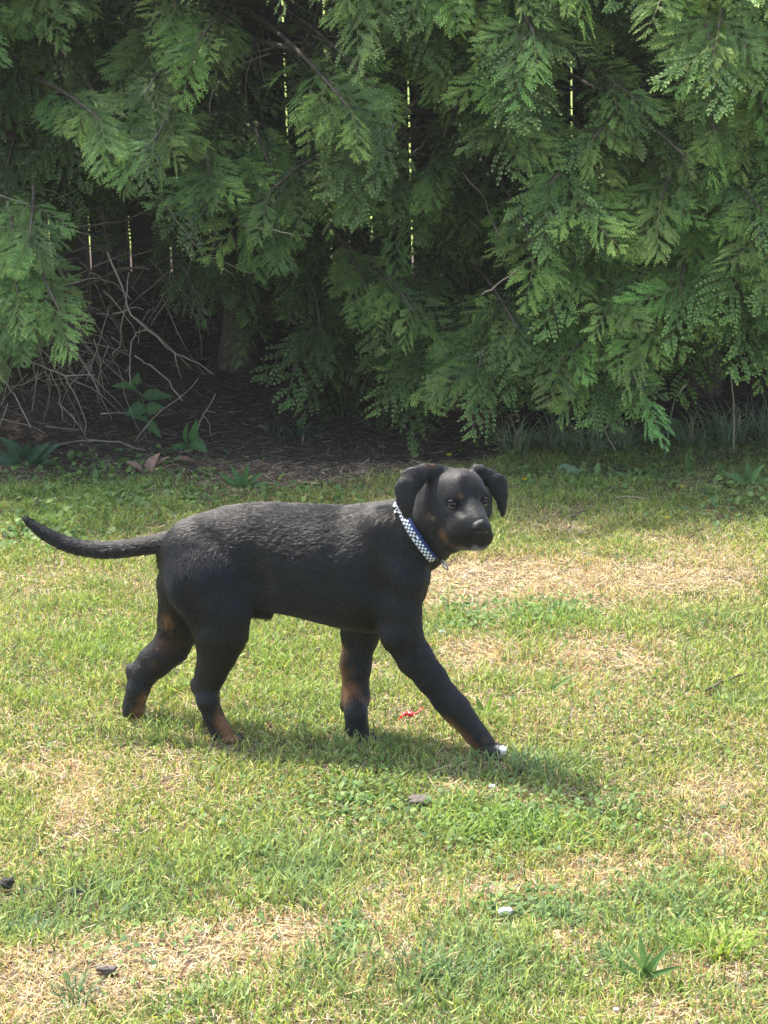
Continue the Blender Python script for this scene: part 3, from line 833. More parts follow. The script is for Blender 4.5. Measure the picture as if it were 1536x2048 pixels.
def dens_main(X, Y):
    P = np.stack([X, Y], -1)
    e = edge_left(X)
    far = np.clip((e - Y) / .30, 0, 1)
    paws = gauss(X, Y, 990, 1522, 42, 26) + gauss(X, Y, 726, 1492, 42, 22) + gauss(X, Y, 452, 1490, 42, 22) + gauss(X, Y, 272, 1448, 32, 18)
    for px_, py_, w_ in ((1010, 1838, 26), (984, 1592, 14), (1232, 2048, 14), (12, 1786, 34), (80, 1790, 22), (142, 1797, 42), (842, 1612, 40), (212, 1958, 36), (814, 1450, 34), (372, 1962, 22)): paws = paws + gauss(X, Y, px_, py_, w_, w_ * .55)
    bare = gauss(X, Y, 970, 1145, 130, 26) * .75 + gauss(X, Y, 960, 1320, 90, 26) * .35 + gauss(X, Y, 840, 1605, 35, 16) * .6
    thin = np.clip(.80 + .35 * vnoise(P, 7, 41), .25, 1) 
    return in_view(X, Y, .40) * far * (1 - np.clip(bare, 0, .9)) * thin * (1.15 - .10 * (Y - 3)) * (1 - .8 * np.clip(paws, 0, 1))
lawn = blades(430000, -1.7, 1.7, 2.85, 8.25, dens_main, .027, .0028, 'lawn_grass', 31)
tag(lawn, 'short mown grass, green mixed with dead straw blades, covering the lawn', 'grass', kind='stuff')
lawn2 = blades(190000, -3.4, 3.4, 1.6, 7.4, lambda X, Y: ~in_view(X, Y, .38) * np.clip((edge_left(X) - Y) / .35, 0, 1), .032, .0050, 'lawn_grass', 32)
tag(lawn2, 'mown grass at both sides of the lawn, past the stretch where the puppy walks', 'grass', kind='stuff')
# dead thatch lying flat between the blades
def thatch(n, x0, x1, y0, y1, dens, name, cols, lmin, lmax, w, zoff=.004):
    X = rng.uniform(x0, x1, n * 3); Y = rng.uniform(y0, y1, n * 3); k = rng.random(len(X)) < dens(X, Y); X, Y = X[k][:n], Y[k][:n]; n = len(X)
    a = rng.random(n) * 2 * math.pi; L = rng.uniform(lmin, lmax, n); z = ground_z(X, Y) + zoff * rng.random(n)
    d = np.stack([np.cos(a), np.sin(a), rng.normal(0, .16, n)], -1) * L[:, None] / 2; s = np.stack([-np.sin(a), np.cos(a), rng.normal(0, .4, n)], -1) * w * rng.uniform(.5, 1.3, (n, 1))
    C = np.stack([X, Y, z + np.abs(d[:, 2])], -1); k_ = np.stack([-np.sin(a), np.cos(a), np.zeros(n)], -1) * (L * rng.normal(0, .12, n))[:, None]
    V = np.stack([C - d - s, C - d + s, C + s + k_, C - s + k_, C + d + s * .4, C + d - s * .4], 1).reshape(-1, 3)
    b = np.arange(n)[:, None] * 6; Q = np.concatenate([b + np.array([0, 1, 2, 3]), b + np.array([3, 2, 4, 5])])
    cols = np.array(cols); c = cols[rng.integers(0, len(cols), n)] * rng.uniform(.7, 1.25, (n, 1))
    o = link(name, mesh_np(name, V, Q, False, np.repeat(c, 6, 0)), None, THATCH)
    return o
THATCH = leaf_mat('dry_thatch', transl=.12, rough=.75, spec=.15)
tag(thatch(90000, -1.8, 1.8, 2.8, 7.4, lambda X, Y: in_view(X, Y, .15) * np.clip(.35 + .6 * field_sum(X, Y, DRY) + .25 * vnoise(np.stack([X, Y], -1), 5, 9), .12, 1), 'dead_thatch', [(.52, .41, .22), (.48, .40, .27), (.34, .24, .14), (.58, .50, .30), (.42, .37, .30), (.46, .30, .14)], .012, .045, .0008),
    'dead straw-coloured thatch lying between the blades of the lawn', 'thatch', kind='stuff')
tag(thatch(45000, -2.3, 2.3, 6.6, 9.2, lambda X, Y: np.clip((Y - 6.6) / .6, 0, 1), 'leaf_litter', [(.13, .095, .072), (.09, .07, .055), (.18, .13, .10), (.06, .05, .042), (.24, .18, .14)], .015, .07, .0014, .010),
    'brown fallen twigs and needles under the hedge', 'litter', kind='stuff')

# small round-leaved weeds (clover, ground ivy): uncountable, one object
def leaflets(n, spots, name, size, cols, hgt=.018, noise_thr=None, area=None, rnd=1.0):
    if area is None:
        w = np.array([s[4] for s in spots], float); k = rng.choice(len(spots), n, p=w / w.sum())
        c = np.array([on_ground(s[0], s[1])[:2] for s in spots]); ex = np.array([on_ground(s[0] + s[2], s[1])[0] - on_ground(s[0], s[1])[0] for s in spots])
        ey = np.array([(on_ground(s[0], s[1] - s[3])[1] - on_ground(s[0], s[1] + s[3])[1]) / 2 for s in spots])
        X = c[k, 0] + rng.normal(0, .55, n) * ex[k]; Y = c[k, 1] + rng.normal(0, .55, n) * ey[k]
    else:
        X = rng.uniform(area[0], area[1], n); Y = rng.uniform(area[2], area[3], n)
    if noise_thr is not None:
        m = vnoise(np.stack([X, Y], -1), 4.5, 77) > noise_thr; X, Y = X[m], Y[m]
    n = len(X); z = ground_z(X, Y) + rng.uniform(.3, 1.2, n) * hgt
    r = size * rng.uniform(.5, 1.4, n); tilt = rng.normal(0, .45, (n, 2)); rot = rng.random(n) * 6.28
    ang = np.linspace(0, 2 * np.pi, 7)[:-1]
    pts = []
    for a in ang:
        u = r * np.cos(a + rot) * (1 + .18 * np.cos(2 * a)); v = r * np.sin(a + rot) * (1 + .18 * np.cos(2 * a))
        pts.append(np.stack([X + u, Y + v, z + u * tilt[:, 0] + v * tilt[:, 1] + r * .12 * math.cos(3 * a)], -1))
    V = np.stack(pts, 1).reshape(-1, 3); b = np.arange(n)[:, None] * 6
    Q = np.concatenate([b + np.array([0, 1, 2, 3]), b + np.array([0, 3, 4, 5])])
    cols = np.array(cols); c = cols[rng.integers(0, len(cols), n)] * rng.uniform(.75, 1.25, (n, 1))
    return link(name, mesh_np(name, V, Q, False, np.repeat(c, 6, 0)), None, GRASS)
GREENS = [(.11, .19, .055), (.15, .24, .065), (.09, .16, .055), (.20, .28, .09)]
tag(leaflets(3000, [(150, 980, 200, 50, 3), (90, 1060, 150, 50, 2), (380, 1000, 160, 35, 1.5), (260, 940, 180, 30, 1), (620, 1000, 120, 20, .7), (1250, 960, 300, 35, 2), (1250, 895, 300, 25, 2.2), (1480, 1010, 150, 40, 1)], 'ground_ivy', .0085, GREENS, .022),
    'ground ivy and clover along the shaded edge of the lawn', 'ground cover', kind='stuff')
tag(leaflets(5200, [(1020, 1640, 240, 60, 3), (1080, 1230, 130, 35, 1.2), (920, 1240, 70, 40, .8), (720, 1600, 120, 60, 1), (1060, 1810, 100, 40, .8), (700, 1880, 60, 40, .5), (300, 1880, 300, 120, .5), (1400, 1800, 150, 100, .6), (560, 1650, 240, 90, .6), (250, 1300, 350, 130, .9), (1300, 1400, 280, 120, .8)], 'clover', .0045, GREENS, .020),
    'clover leaves in the sunlit lawn', 'clover', kind='stuff')
# ---------------------------------------------------------------- fence behind the hedge
wood_m = simple_mat('weathered_dark_boards', (.045, .042, .04), .85, .1, noise=(9.0, (.085, .078, .07)), bump=.3)
FY = 9.35
fence = empty('board_fence', (0, FY, 0))
tag(fence, 'dark vertical board fence with bright slits between its boards, behind the conifer hedge', 'fence')
bw, pitch_ = .155, .1635
def box(x0, x1, y0, y1, z0, z1):
    V = np.array([(x, y, z) for x in (x0, x1) for y in (y0, y1) for z in (z0, z1)], float)
    return V, np.array([(0, 1, 3, 2), (4, 6, 7, 5), (0, 4, 5, 1), (2, 3, 7, 6), (0, 2, 6, 4), (1, 5, 7, 3)])
V, F = box(-bw / 2, bw / 2, -.011, .011, 0, 1.95)
bme_ = mesh_np('board', V, F); bme_.materials.append(wood_m)
# slits where the photograph shows them: px 500 582 660 ... at the fence's distance
x_slit = at_y(500, 60, FY)[0]
for i in range(-24, 30):
    b = link('board', bme_, fence)
    b.location = (x_slit + (i + .5) * pitch_ + random.uniform(-.001, .001), random.uniform(-.002, .002), random.uniform(.27, .30))
    b.rotation_euler = (0, -.028 + random.uniform(-.0012, .0012), 0)
for z in (.62, 1.30, 2.05):
    V, F = box(-4.6, 4.9, .013, .055, z, z + .09); link('rail', mesh_np('rail', V, F), fence, wood_m)

# hedge-high bank of sunlit growth beyond, on the neighbour's rise: uncountable
n = 60000
X = rng.uniform(-9, 9, n); Y = rng.uniform(12.5, 34, n)
rise = np.clip(Y - 11.5, 0, 300); Z = .10 * rise * (1 - np.exp(-rise / 6)) * np.exp(-rise / 160)
a = rng.random(n) * 6.28; L = rng.uniform(.08, .25, n); w = .02
d = np.stack([np.cos(a) * .3, np.sin(a) * .3, np.ones(n)], -1) * L[:, None]; s = np.stack([-np.sin(a), np.cos(a), np.zeros(n)], -1) * w
B = np.stack([X, Y, Z], -1)
V = np.stack([B - s, B + s, B + d], 1).reshape(-1, 3)
c = np.array([.30, .38, .09]) * rng.uniform(.6, 1.3, (n, 1))
mg = link('meadow_grass', mesh_np('meadow_grass', V, np.arange(n * 3).reshape(-1, 3), False, np.repeat(c, 3, 0)), None, GRASS)
tag(mg, 'sunlit long grass seen only through the slits of the fence', 'grass', kind='stuff')
# ---------------------------------------------------------------- conifer hedge: a row of arborvitae trees
def frond_mesh(name, seed, detail=1.0, lod=False):
    """one flat fan of scale-leaved foliage, unit length along +Y, face towards +Z"""
    R_ = np.random.default_rng(seed)
    V, Q, T, C = [], [], [], []
    def kite(p, d, L, w, ca, cb, up):
        d = d / np.linalg.norm(d); s = np.cross(d, up); s /= np.linalg.norm(s) + 1e-9
        b = len(V); m = p + d * L * .42 + up * L * .06
        V.extend([p, m + s * w / 2, p + d * L, m - s * w / 2]); Q.append((b, b + 1, b + 2, b + 3)); C.extend([ca, (ca + cb) / 2, cb, (ca + cb) / 2])
    def strip(P, W, c):
        b = len(V)
        for i, p in enumerate(P):
            t = P[min(i + 1, len(P) - 1)] - P[max(i - 1, 0)]; s = np.array([t[1], -t[0], 0]); s /= np.linalg.norm(s) + 1e-9
            V.append(p - s * W[i] / 2); V.append(p + s * W[i] / 2); C.extend([c, c])
            if i: Q.append((b + 2 * i - 2, b + 2 * i - 1, b + 2 * i + 1, b + 2 * i))
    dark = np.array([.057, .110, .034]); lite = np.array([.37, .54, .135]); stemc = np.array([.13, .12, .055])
    swing = R_.uniform(-.22, .22); droop = R_.uniform(.10, .32)
    def axis(t): return np.array([swing * t * t, t, -droop * t * t])
    ts_ = np.linspace(0, .96, 7); strip([axis(t) for t in ts_], [.014 * (1 - .7 * t) for t in ts_], stemc)
    n2 = 10 if not lod else 9
    lw, ll, lstep = (.0175, .060, .040) if not lod else (.044, .085, .075)
    def row(fn, length, tmix, depth):
        """a branchlet: leaflets along both sides; the long lower ones fork again"""
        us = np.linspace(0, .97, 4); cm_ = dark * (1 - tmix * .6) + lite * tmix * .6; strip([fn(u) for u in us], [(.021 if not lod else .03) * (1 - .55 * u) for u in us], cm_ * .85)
        n3 = max(2, int(length / lstep))
        for j in range(n3 + 1):
            u = min((j + .55) / (n3 + .55), 1.0); p = fn(u * .97); tn = fn(min(u + .03, 1.03)) - fn(u - .02); tn /= np.linalg.norm(tn)
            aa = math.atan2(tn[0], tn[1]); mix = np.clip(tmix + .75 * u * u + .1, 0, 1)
            if j == n3: sides = (0,)
            else: sides = (-1, 1)
            for sd in sides:
                fork = depth == 0 and not lod and length > .30 and .12 < u < .72 and R_.random() < .34
                a = aa + sd * math.radians(R_.uniform(26, 38)); z = tn[2] * .6 + R_.normal(0, .08)
                d = np.array([math.sin(a), math.cos(a), z]); d /= np.linalg.norm(d)
                if fork and sd:
                    l3 = .58 * length * (1 - u) ** .8 * R_.uniform(.4, .8) + .05
                    c_ = sd * -.25
                    def f3(v, p=p, a=a, l3=l3, z=z, c_=c_): return p + np.array([math.sin(a + c_ * v), math.cos(a + c_ * v), z]) * l3 * v
                    row(f3, l3, tmix + .1, 1)
                else:
                    up = np.array([R_.normal(0, .22), R_.normal(0, .22), 1.0]); up /= np.linalg.norm(up)
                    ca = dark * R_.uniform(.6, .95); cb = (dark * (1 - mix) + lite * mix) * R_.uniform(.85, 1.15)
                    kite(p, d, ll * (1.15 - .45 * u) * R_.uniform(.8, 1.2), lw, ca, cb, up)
    for i in range(n2):
        t = .08 + .88 * (i / (n2 - 1)) ** .95 + R_.normal(0, .006)
        side = 1 if i % 2 else -1
        prof = min(1.0, (t / .25)) ** .7 * (1 - t) ** .7
        l2 = (.70 * prof + .05) * R_.uniform(.55, 1.2)
        ang = math.radians(R_.uniform(42, 56) - 14 * t) * side
        base = axis(t); tan = axis(t + .02) - axis(t); tan /= np.linalg.norm(tan)
        a0 = math.atan2(tan[0], tan[1]); curl = -side * R_.uniform(.15, .5); tilt = R_.normal(0, .12); k = R_.uniform(.1, .5)
        def sec(u, base=base, a0=a0, ang=ang, curl=curl, l2=l2, tilt=tilt, k=k):
            a = a0 + ang + curl * u * .5
            return base + np.array([math.sin(a), math.cos(a), 0]) * l2 * u + np.array([0, 0, tilt * l2 * u - k * (l2 * u) ** 2])
        row(sec, l2, .05 + .40 * t, 0)
    def tipf_(u): return axis(.9 + .1 * u)
    row(tipf_, .12, .55, 1)
    V = np.array(V); V[:, 2] += .02 * np.sin(V[:, 0] * 9 + seed)
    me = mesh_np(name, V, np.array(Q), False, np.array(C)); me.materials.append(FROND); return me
N = Nodes('arborvitae_scale_leaves'); o_ = N.n("ShaderNodeOutputMaterial"); at_ = N.n("ShaderNodeAttribute", attribute_name='tint')
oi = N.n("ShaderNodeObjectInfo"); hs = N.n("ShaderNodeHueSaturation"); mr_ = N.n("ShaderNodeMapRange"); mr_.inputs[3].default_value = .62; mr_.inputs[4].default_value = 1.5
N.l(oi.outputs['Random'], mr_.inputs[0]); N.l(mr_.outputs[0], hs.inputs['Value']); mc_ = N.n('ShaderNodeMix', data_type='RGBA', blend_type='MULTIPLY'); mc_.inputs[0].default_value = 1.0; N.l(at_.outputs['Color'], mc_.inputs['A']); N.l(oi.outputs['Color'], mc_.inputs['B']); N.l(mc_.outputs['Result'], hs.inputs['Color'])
b_ = N.n("ShaderNodeBsdfPrincipled", i_Roughness=.48); b_.inputs['Specular IOR Level'].default_value = .35; N.l(hs.outputs[0], b_.inputs['Base Color'])
t_ = N.n("ShaderNodeBsdfTranslucent"); N.l(hs.outputs[0], t_.inputs['Color']); ms = N.n("ShaderNodeMixShader", i_0=.36)
N.l(b_.outputs[0], ms.inputs[1]); N.l(t_.outputs[0], ms.inputs[2]); N.l(ms.outputs[0], o_.inputs[0]); FROND = N.m
FR = [frond_mesh('frond', 100 + i) for i in range(9)]
FRL = [frond_mesh('frond_far', 200 + i, lod=True) for i in range(4)]
def mesh_arrays(me):
    n = len(me.vertices); V = np.empty(n * 3, np.float32); me.vertices.foreach_get('co', V)
    q = np.empty(len(me.loops), np.int32); me.loops.foreach_get('vertex_index', q)
    c = np.empty(n * 4, np.float32); me.color_attributes['tint'].data.foreach_get('color', c)
    return V.reshape(-1, 3), q.reshape(-1, 4), c.reshape(-1, 4)[:, :3]
FRLA = [mesh_arrays(m) for m in FRL]
bark_m = simple_mat('conifer_bark', (.075, .058, .045), .85, .15, noise=(35.0, (.15, .125, .10)), bump=.5)
dead_m = simple_mat('bare_dead_wood', (.26, .22, .17), .8, .15, noise=(25.0, (.40, .35, .27)), bump=.2)

TREES = [(-3.15, 8.6), (-2.25, 8.5), (-1.36, 8.45), (-.52, 8.55), (.34, 8.5), (1.12, 8.4), (1.92, 8.5), (2.8, 8.45)]
LABELS = ['conifer hedge tree beyond the left end of the view', 'conifer hedge tree left of the bare-twigged one, mostly out of view',
          'conifer with a tangle of bare dead twigs under its crown, leftmost of the hedge', 'dark conifer whose low crown ends above brown litter, behind the tail of the puppy',
          'conifer in the middle of the hedge, directly behind the head of the puppy', 'bright green conifer whose sprays droop to the long grass, right of the puppy',
          'rightmost conifer in view, lighter green sprays above a dark hollow', 'conifer hedge tree beyond the right end of the view']
trees = []
for (tx, ty), lab in zip(TREES, LABELS):
    zt = float(ground_z(np.array([tx]), np.array([ty]))[0])
    t = empty('conifer_tree', (tx, ty, zt)); tag(t, lab, 'tree', 'conifer trees forming the hedge'); trees.append(t)
    hgt = random.uniform(3.7, 4.3); P = []
    for k in range(12):
        u = k / 11; P.append((.05 * math.sin(u * 5 + tx), .05 * math.cos(u * 4 + tx) - .05, -.05 + hgt * u))
    V, F = tube(P, [.055 * (1 - .8 * k / 11) + .004 + (.03 if k == 0 else 0) for k in range(12)], 9)
    link('trunk', mesh_np('trunk', V, F, True), t, bark_m)
def nearest_tree(x): return int(np.argmin([abs(x - a) for a, b in TREES]))

# where the foliage hangs: lower limit (photo px -> py) of the front, middle and back layers
LOW = {0: ([-400, 0, 60, 128, 134, 200, 260, 330, 400, 470, 560, 640, 712, 716, 830, 960, 1040, 1100, 1180, 1290, 1310, 1400, 1536, 2000], [690, 700, 690, 640, 240, 300, 300, 300, 430, 500, 470, 430, 450, 630, 780, 820, 790, 740, 840, 835, 730, 720, 690, 690]),
       1: ([-400, 0, 100, 180, 300, 420, 470, 560, 660, 760, 900, 1100, 1300, 1536, 2000], [380, 420, 430, 440, 470, 620, 720, 780, 810, 820, 800, 800, 720, 680, 680]),
       2: ([-400, 0, 200, 400, 500, 700, 1300, 1536, 2000], [400, 400, 440, 480, 640, 740, 740, 600, 600])}
HOLES = [(x_, y_, w_, h_, l_) for l_ in (0, 1, 2) for x_, y_, w_, h_ in ((500, 40, 26, 110), (584, 70, 26, 150), (832, 260, 26, 110), (1150, 170, 26, 90), (660, 40, 20, 50), (1312, 20, 20, 40))] + [(545, 70, 120, 85, 0), (660, 60, 60, 60, 0), (545, 60, 60, 50, 1), (640, 60, 40, 60, 1), (60, 380, 110, 45, 0), (850, 120, 45, 70, 0), (1030, 330, 70, 60, 0), (985, 460, 60, 50, 0), (760, 480, 150, 60, 0), (330, 100, 40, 50, 0), (1150, 180, 50, 70, 0), (1080, 560, 40, 30, 0), (1310, 640, 50, 50, 0), (600, 250, 60, 60, 0), (450, 200, 60, 80, 0)]
boughs = []
def spawn(layer, y_a, y_b, nx, x0=-420, x1=1960, y0=-160, y1=880, size=1.0):
    step = nx
    for gx_ in np.arange(x0, x1, step):
        for gy_ in np.arange(y0, y1, step * .8):
            px = gx_ + random.uniform(-.5, .5) * step; py = gy_ + random.uniform(-.5, .5) * step
            lo = np.interp(px, *LOW[layer])
            if py > lo: continue
            if layer == 0 and px < 132 and 250 < py < 450: continue
            h = max([math.exp(-((px - a) / c) ** 2 - ((py - b) / d) ** 2) for a, b, c, d, l in HOLES if l <= layer <= l + 1 and (l == layer)] + [0])
            if random.random() < h * 1.25: continue
            if layer == 0 and vnoise(np.array([[px, py]]), 1 / 120, 61)[0] > .34: continue
            f = vnoise(np.array([[px, py]]), 1 / 230, 62)[0]
            Y = y_a + (y_b - y_a) * random.random() - .16 * f
            if layer == 0: Y -= .18 * (px > 700) * min(1, (px - 700) / 300) + .10 * max(0, (py - 450) / 300) * (px > 700)
            if layer == 0 and px < 132 and py > 400: Y -= .25
            p = at_y(px, py, Y)
            boughs.append((layer, p, random.uniform(.8, 1.2) * size, px, py))
spawn(0, 7.25, 7.62, 84); spawn(1, 7.7, 8.15, 92); spawn(2, 8.5, 9.0, 105); spawn(2, 8.7, 9.1, 70, -80, 470, 210, 470)
print('boughs', len(boughs))
fronds = []     # (tree, pos, rotation matrix 3x3 incl. scale, layer, px)
def frame(d, nrm):
    d = d / np.linalg.norm(d); nrm = nrm - d * (nrm @ d); nrm /= np.linalg.norm(nrm) + 1e-9
    x = np.cross(d, nrm); return np.stack([x, d, nrm], 1)
for layer, tip, sz, px, py in boughs:
    ti = nearest_tree(tip[0] + random.uniform(-.3, .3)); tx, ty = TREES[ti]
    s0 = np.array([tx, ty - .03, min(max(tip[2] + random.uniform(-.05, .30), .35), 3.4)])
    out = tip - s0; L = np.linalg.norm(out); hz = np.array([out[0], out[1], 0]); hz /= np.linalg.norm(hz) + 1e-9
    ctrl = s0 + out * .55 + np.array([random.uniform(-.1, .1), 0, .14 + .1 * random.random()])
    bz = lambda u: (1 - u) ** 2 * s0 + 2 * u * (1 - u) * ctrl + u * u * tip
    P = [bz(u) for u in np.linspace(0, 1, 9)]
    V, F = tube(np.array(P) - np.array(trees[ti].location), np.linspace(.013, .0028, 9) * (.8 + .4 * random.random()), 5)
    link('branch', mesh_np('branch', V, F, True), trees[ti], bark_m)
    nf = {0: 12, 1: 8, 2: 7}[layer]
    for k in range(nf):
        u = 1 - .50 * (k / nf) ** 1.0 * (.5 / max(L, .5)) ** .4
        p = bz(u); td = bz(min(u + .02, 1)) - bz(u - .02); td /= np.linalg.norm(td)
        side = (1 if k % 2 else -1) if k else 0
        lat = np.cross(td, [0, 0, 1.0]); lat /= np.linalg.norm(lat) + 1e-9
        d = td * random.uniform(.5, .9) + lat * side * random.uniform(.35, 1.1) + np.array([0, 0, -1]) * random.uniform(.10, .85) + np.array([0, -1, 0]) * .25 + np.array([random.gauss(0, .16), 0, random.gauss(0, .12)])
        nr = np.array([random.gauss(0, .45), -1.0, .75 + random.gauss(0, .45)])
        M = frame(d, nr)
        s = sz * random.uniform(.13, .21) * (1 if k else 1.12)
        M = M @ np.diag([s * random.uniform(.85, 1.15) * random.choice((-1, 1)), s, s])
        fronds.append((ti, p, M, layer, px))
# crowns above the view: coarser sprays that carry the shade
for ti, (tx, ty) in enumerate(TREES):
    for k in range(230):
        z = random.uniform(1.75, 4.3); rr_ = .95 * (1 - (max(z - 2.2, 0) / 2.5) ** 2 * .75) * math.sqrt(random.uniform(.15, 1)); a = random.random() * 6.28
        p = np.array([tx + rr_ * math.cos(a) * .8, ty + rr_ * math.sin(a), z])
        d = np.array([math.cos(a), math.sin(a), -.7 + random.gauss(0, .3)]); M = frame(d, np.array([math.cos(a) + random.gauss(0, .4), math.sin(a) + random.gauss(0, .4), 1.0])) * random.uniform(.30, .46)
        fronds.append((ti, p, M, 3, 9999))
    for k in range(90):      # the back of the crown, towards the fence
        z = random.uniform(.9, 1.9); a = random.uniform(.1, math.pi - .1); p = np.array([tx + .45 * math.cos(a), ty + .35 * math.sin(a), z])
        M = frame(np.array([math.cos(a), math.sin(a), -.8]), np.array([random.gauss(0, .5), random.gauss(0, .5), 1.0])) * random.uniform(.2, .3)
        if random.random() < .55: fronds.append((ti, p, M, 3, 9999))
def to_px(p):
    q = np.asarray(p) - np.array([0, 0, CAM_H]); z = q @ CF; return 768 + FPX * q[0] / z, 1024 - FPX * (q @ CU) / z
GAPS = [(500, 34, -80, 75), (584, 26, -80, 45), (832, 30, 190, 330), (1150, 26, 130, 215), (588, 22, 150, 190), (286, 16, 375, 420), (209, 16, 400, 455)]
def in_gap(p):
    x, y = to_px(p); return any(abs(x - a) < w and u < y < v for a, w, u, v in GAPS)
fronds = [f for f in fronds if not in_gap(f[1] + f[2][:, 1] * .4) and not in_gap(f[1] + f[2][:, 1] * .8) and not in_gap(f[1])]
print('fronds', len(fronds))
for ti, t in enumerate(trees):
    mine = [f for f in fronds if f[0] == ti]
    vis = [f for f in mine if f[3] < 3 and -60 < f[4] < 1600]
    vis.sort(key=lambda f: (f[3], random.random())); objs = vis[:300]; ids = {id(f) for f in objs}
    rest = [f for f in mine if id(f) not in ids]
    loc = np.array(t.location)
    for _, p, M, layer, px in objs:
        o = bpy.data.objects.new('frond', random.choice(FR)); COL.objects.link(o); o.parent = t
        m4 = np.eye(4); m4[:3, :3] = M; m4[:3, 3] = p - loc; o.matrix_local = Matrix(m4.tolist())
        wr = min(max((px - 650) / 500, 0), 1) * (layer == 0); v_ = (1.28, .66, .5)[layer] + .42 * wr; o.color = (v_ * random.uniform(.85, 1.12 + .10 * wr), v_, v_ * random.uniform(.75, 1.1), 1)  # inner layers tinted darker: their shade painted in, also as older growth
    Vs, Qs, Cs, n0 = [], [], [], 0
    for _, p, M, layer, px in rest:
        A = FRLA[random.randrange(4)]; v = A[0] @ M.T + (p - loc); Vs.append(v); Qs.append(A[1] + n0); Cs.append(A[2] * random.uniform(.7, 1.2)); n0 += len(v)
    if Vs:
        fo = link('foliage', mesh_np('foliage', np.concatenate(Vs), np.concatenate(Qs), False, np.concatenate(Cs)), t, FROND); fo['kind'] = 'stuff'
    print('tree', ti, len(objs), len(rest))

# bare branches and twigs, read off the photograph at the depth of the cavity under the crowns
BARE = [([(215, 505), (245, 575), (262, 630), (295, 660), (350, 707), (395, 725), (425, 747)], 7.65, 3.2, 1.3, 1), ([(350, 707), (356, 735), (361, 762)], 7.65, 1.8, 1.1, 1),
 ([(295, 660), (272, 665), (262, 690), (260, 735), (260, 770)], 7.6, 2.6, 1.4, 1), ([(270, 712), (300, 730), (330, 755), (352, 785), (365, 802)], 7.6, 2.4, 1.3, 1), ([(256, 735), (252, 742), (254, 740)], 7.6, 1.5, 1, 1),
 ([(250, 700), (220, 710), (202, 750), (194, 800)], 7.7, 2.2, 1.1, 0), ([(226, 712), (232, 700), (240, 690), (245, 640), (252, 600), (258, 545)], 7.7, 2.4, 1.6, 1),
 ([(330, 410), (360, 450), (395, 495), (425, 520), (467, 550)], 7.7, 2.6, 1.3, 1), ([(372, 350), (372, 430), (385, 455), (402, 485)], 7.6, 2.2, 1.2, 1), ([(420, 515), (450, 525), (500, 545), (515, 546)], 7.65, 2.2, 1.2, 1),
 ([(487, 452), (550, 460), (590, 470), (627, 472)], 7.5, 2.2, 1.5, 1), ([(130, 590), (230, 542), (300, 532), (380, 500), (442, 470)], 7.95, 5.5, 2.2, 0), ([(215, 480), (210, 505), (200, 525), (175, 541)], 7.8, 2.6, 1.5, 0),
 ([(20, 690), (50, 715), (100, 740), (130, 752), (190, 750)], 7.5, 3, 1.5, 1), ([(100, 740), (120, 790), (125, 840)], 7.5, 2.2, 1.2, 1), ([(130, 752), (155, 800), (172, 845), (170, 875)], 7.55, 2.4, 1.3, 1),
 ([(0, 755), (30, 790), (52, 835), (61, 854)], 7.4, 2.2, 1.3, 1), ([(-30, 800), (0, 810), (75, 845), (130, 860), (175, 880)], 7.5, 2.2, 1.2, 0), ([(165, 580), (155, 610), (145, 650), (132, 730), (129, 755)], 7.8, 3.6, 2.2, 0),
 ([(-40, 375), (0, 390), (55, 408), (85, 430)], 7.5, 2.6, 1.4, 1), ([(-40, 470), (0, 455), (50, 450), (85, 440)], 7.6, 2.6, 1.6, 1), ([(0, 445), (100, 430), (210, 415)], 8.0, 5, 3, 0), ([(320, 395), (290, 425), (255, 440), (215, 445), (130, 455)], 7.7, 1.5, 3, 0),
 ([(300, 140), (425, 130), (480, 115), (525, 85), (545, 88), (600, 102), (645, 90), (690, 110)], 7.95, 8.5, 6.5, 0), ([(525, 85), (490, 70), (415, 50), (380, 55)], 7.95, 6, 3.0, 0), ([(595, 108), (630, 125), (665, 135), (680, 150)], 7.8, 3, 1.4, 1),
 ([(415, 125), (450, 65), (465, 30)], 7.85, 2.4, 1.3, 0), ([(655, -30), (640, 0), (630, 45), (600, 100)], 8.0, 6, 4, 0), ([(680, -20), (650, 40), (625, 75)], 8.05, 5, 4, 0), ([(720, 130), (768, 135), (808, 142), (848, 145), (893, 140)], 7.9, 6, 4, 0),
 ([(510, 440), (540, 420), (565, 400)], 7.6, 1.8, 1.2, 1), ([(963, 590), (993, 570), (1033, 540)], 7.1, 3, 1.6, 1), ([(1000, 475), (980, 430), (965, 390), (925, 345)], 7.05, 2.4, 1.5, 0), ([(130, 505), (190, 490), (235, 520), (250, 560), (300, 610)], 8.0, 3.4, 1.8, 0),
 ([(205, 425), (218, 500), (215, 560), (230, 640), (250, 700)], 8.1, 5, 3, 0), ([(60, 560), (130, 570), (200, 555), (235, 570), (262, 600)], 7.9, 2.4, 1.5, 1), ([(180, 600), (190, 680), (200, 700)], 7.9, 2, 1.2, 0),
 ([(262, 555), (300, 560), (350, 566), (385, 565), (428, 557)], 8.2, 2.0, 1.2, 0), ([(130, 640), (170, 625), (230, 610), (250, 590)], 8.0, 5, 3, 0), ([(120, 600), (100, 650), (95, 720), (60, 790)], 8.0, 5, 3, 0), ([(236, 640), (240, 660), (250, 700), (262, 720)], 7.9, 3, 1.5, 0)]
def wiggle(P, amp):
    out = [P[0]]
    for a, b in zip(P[:-1], P[1:]):
        for u in (.33, .67, 1.0):
            q = a + (b - a) * u
            if u < 1: q = q + np.array([random.gauss(0, amp), random.gauss(0, amp * 2), random.gauss(0, amp)])
            out.append(q)
    return out
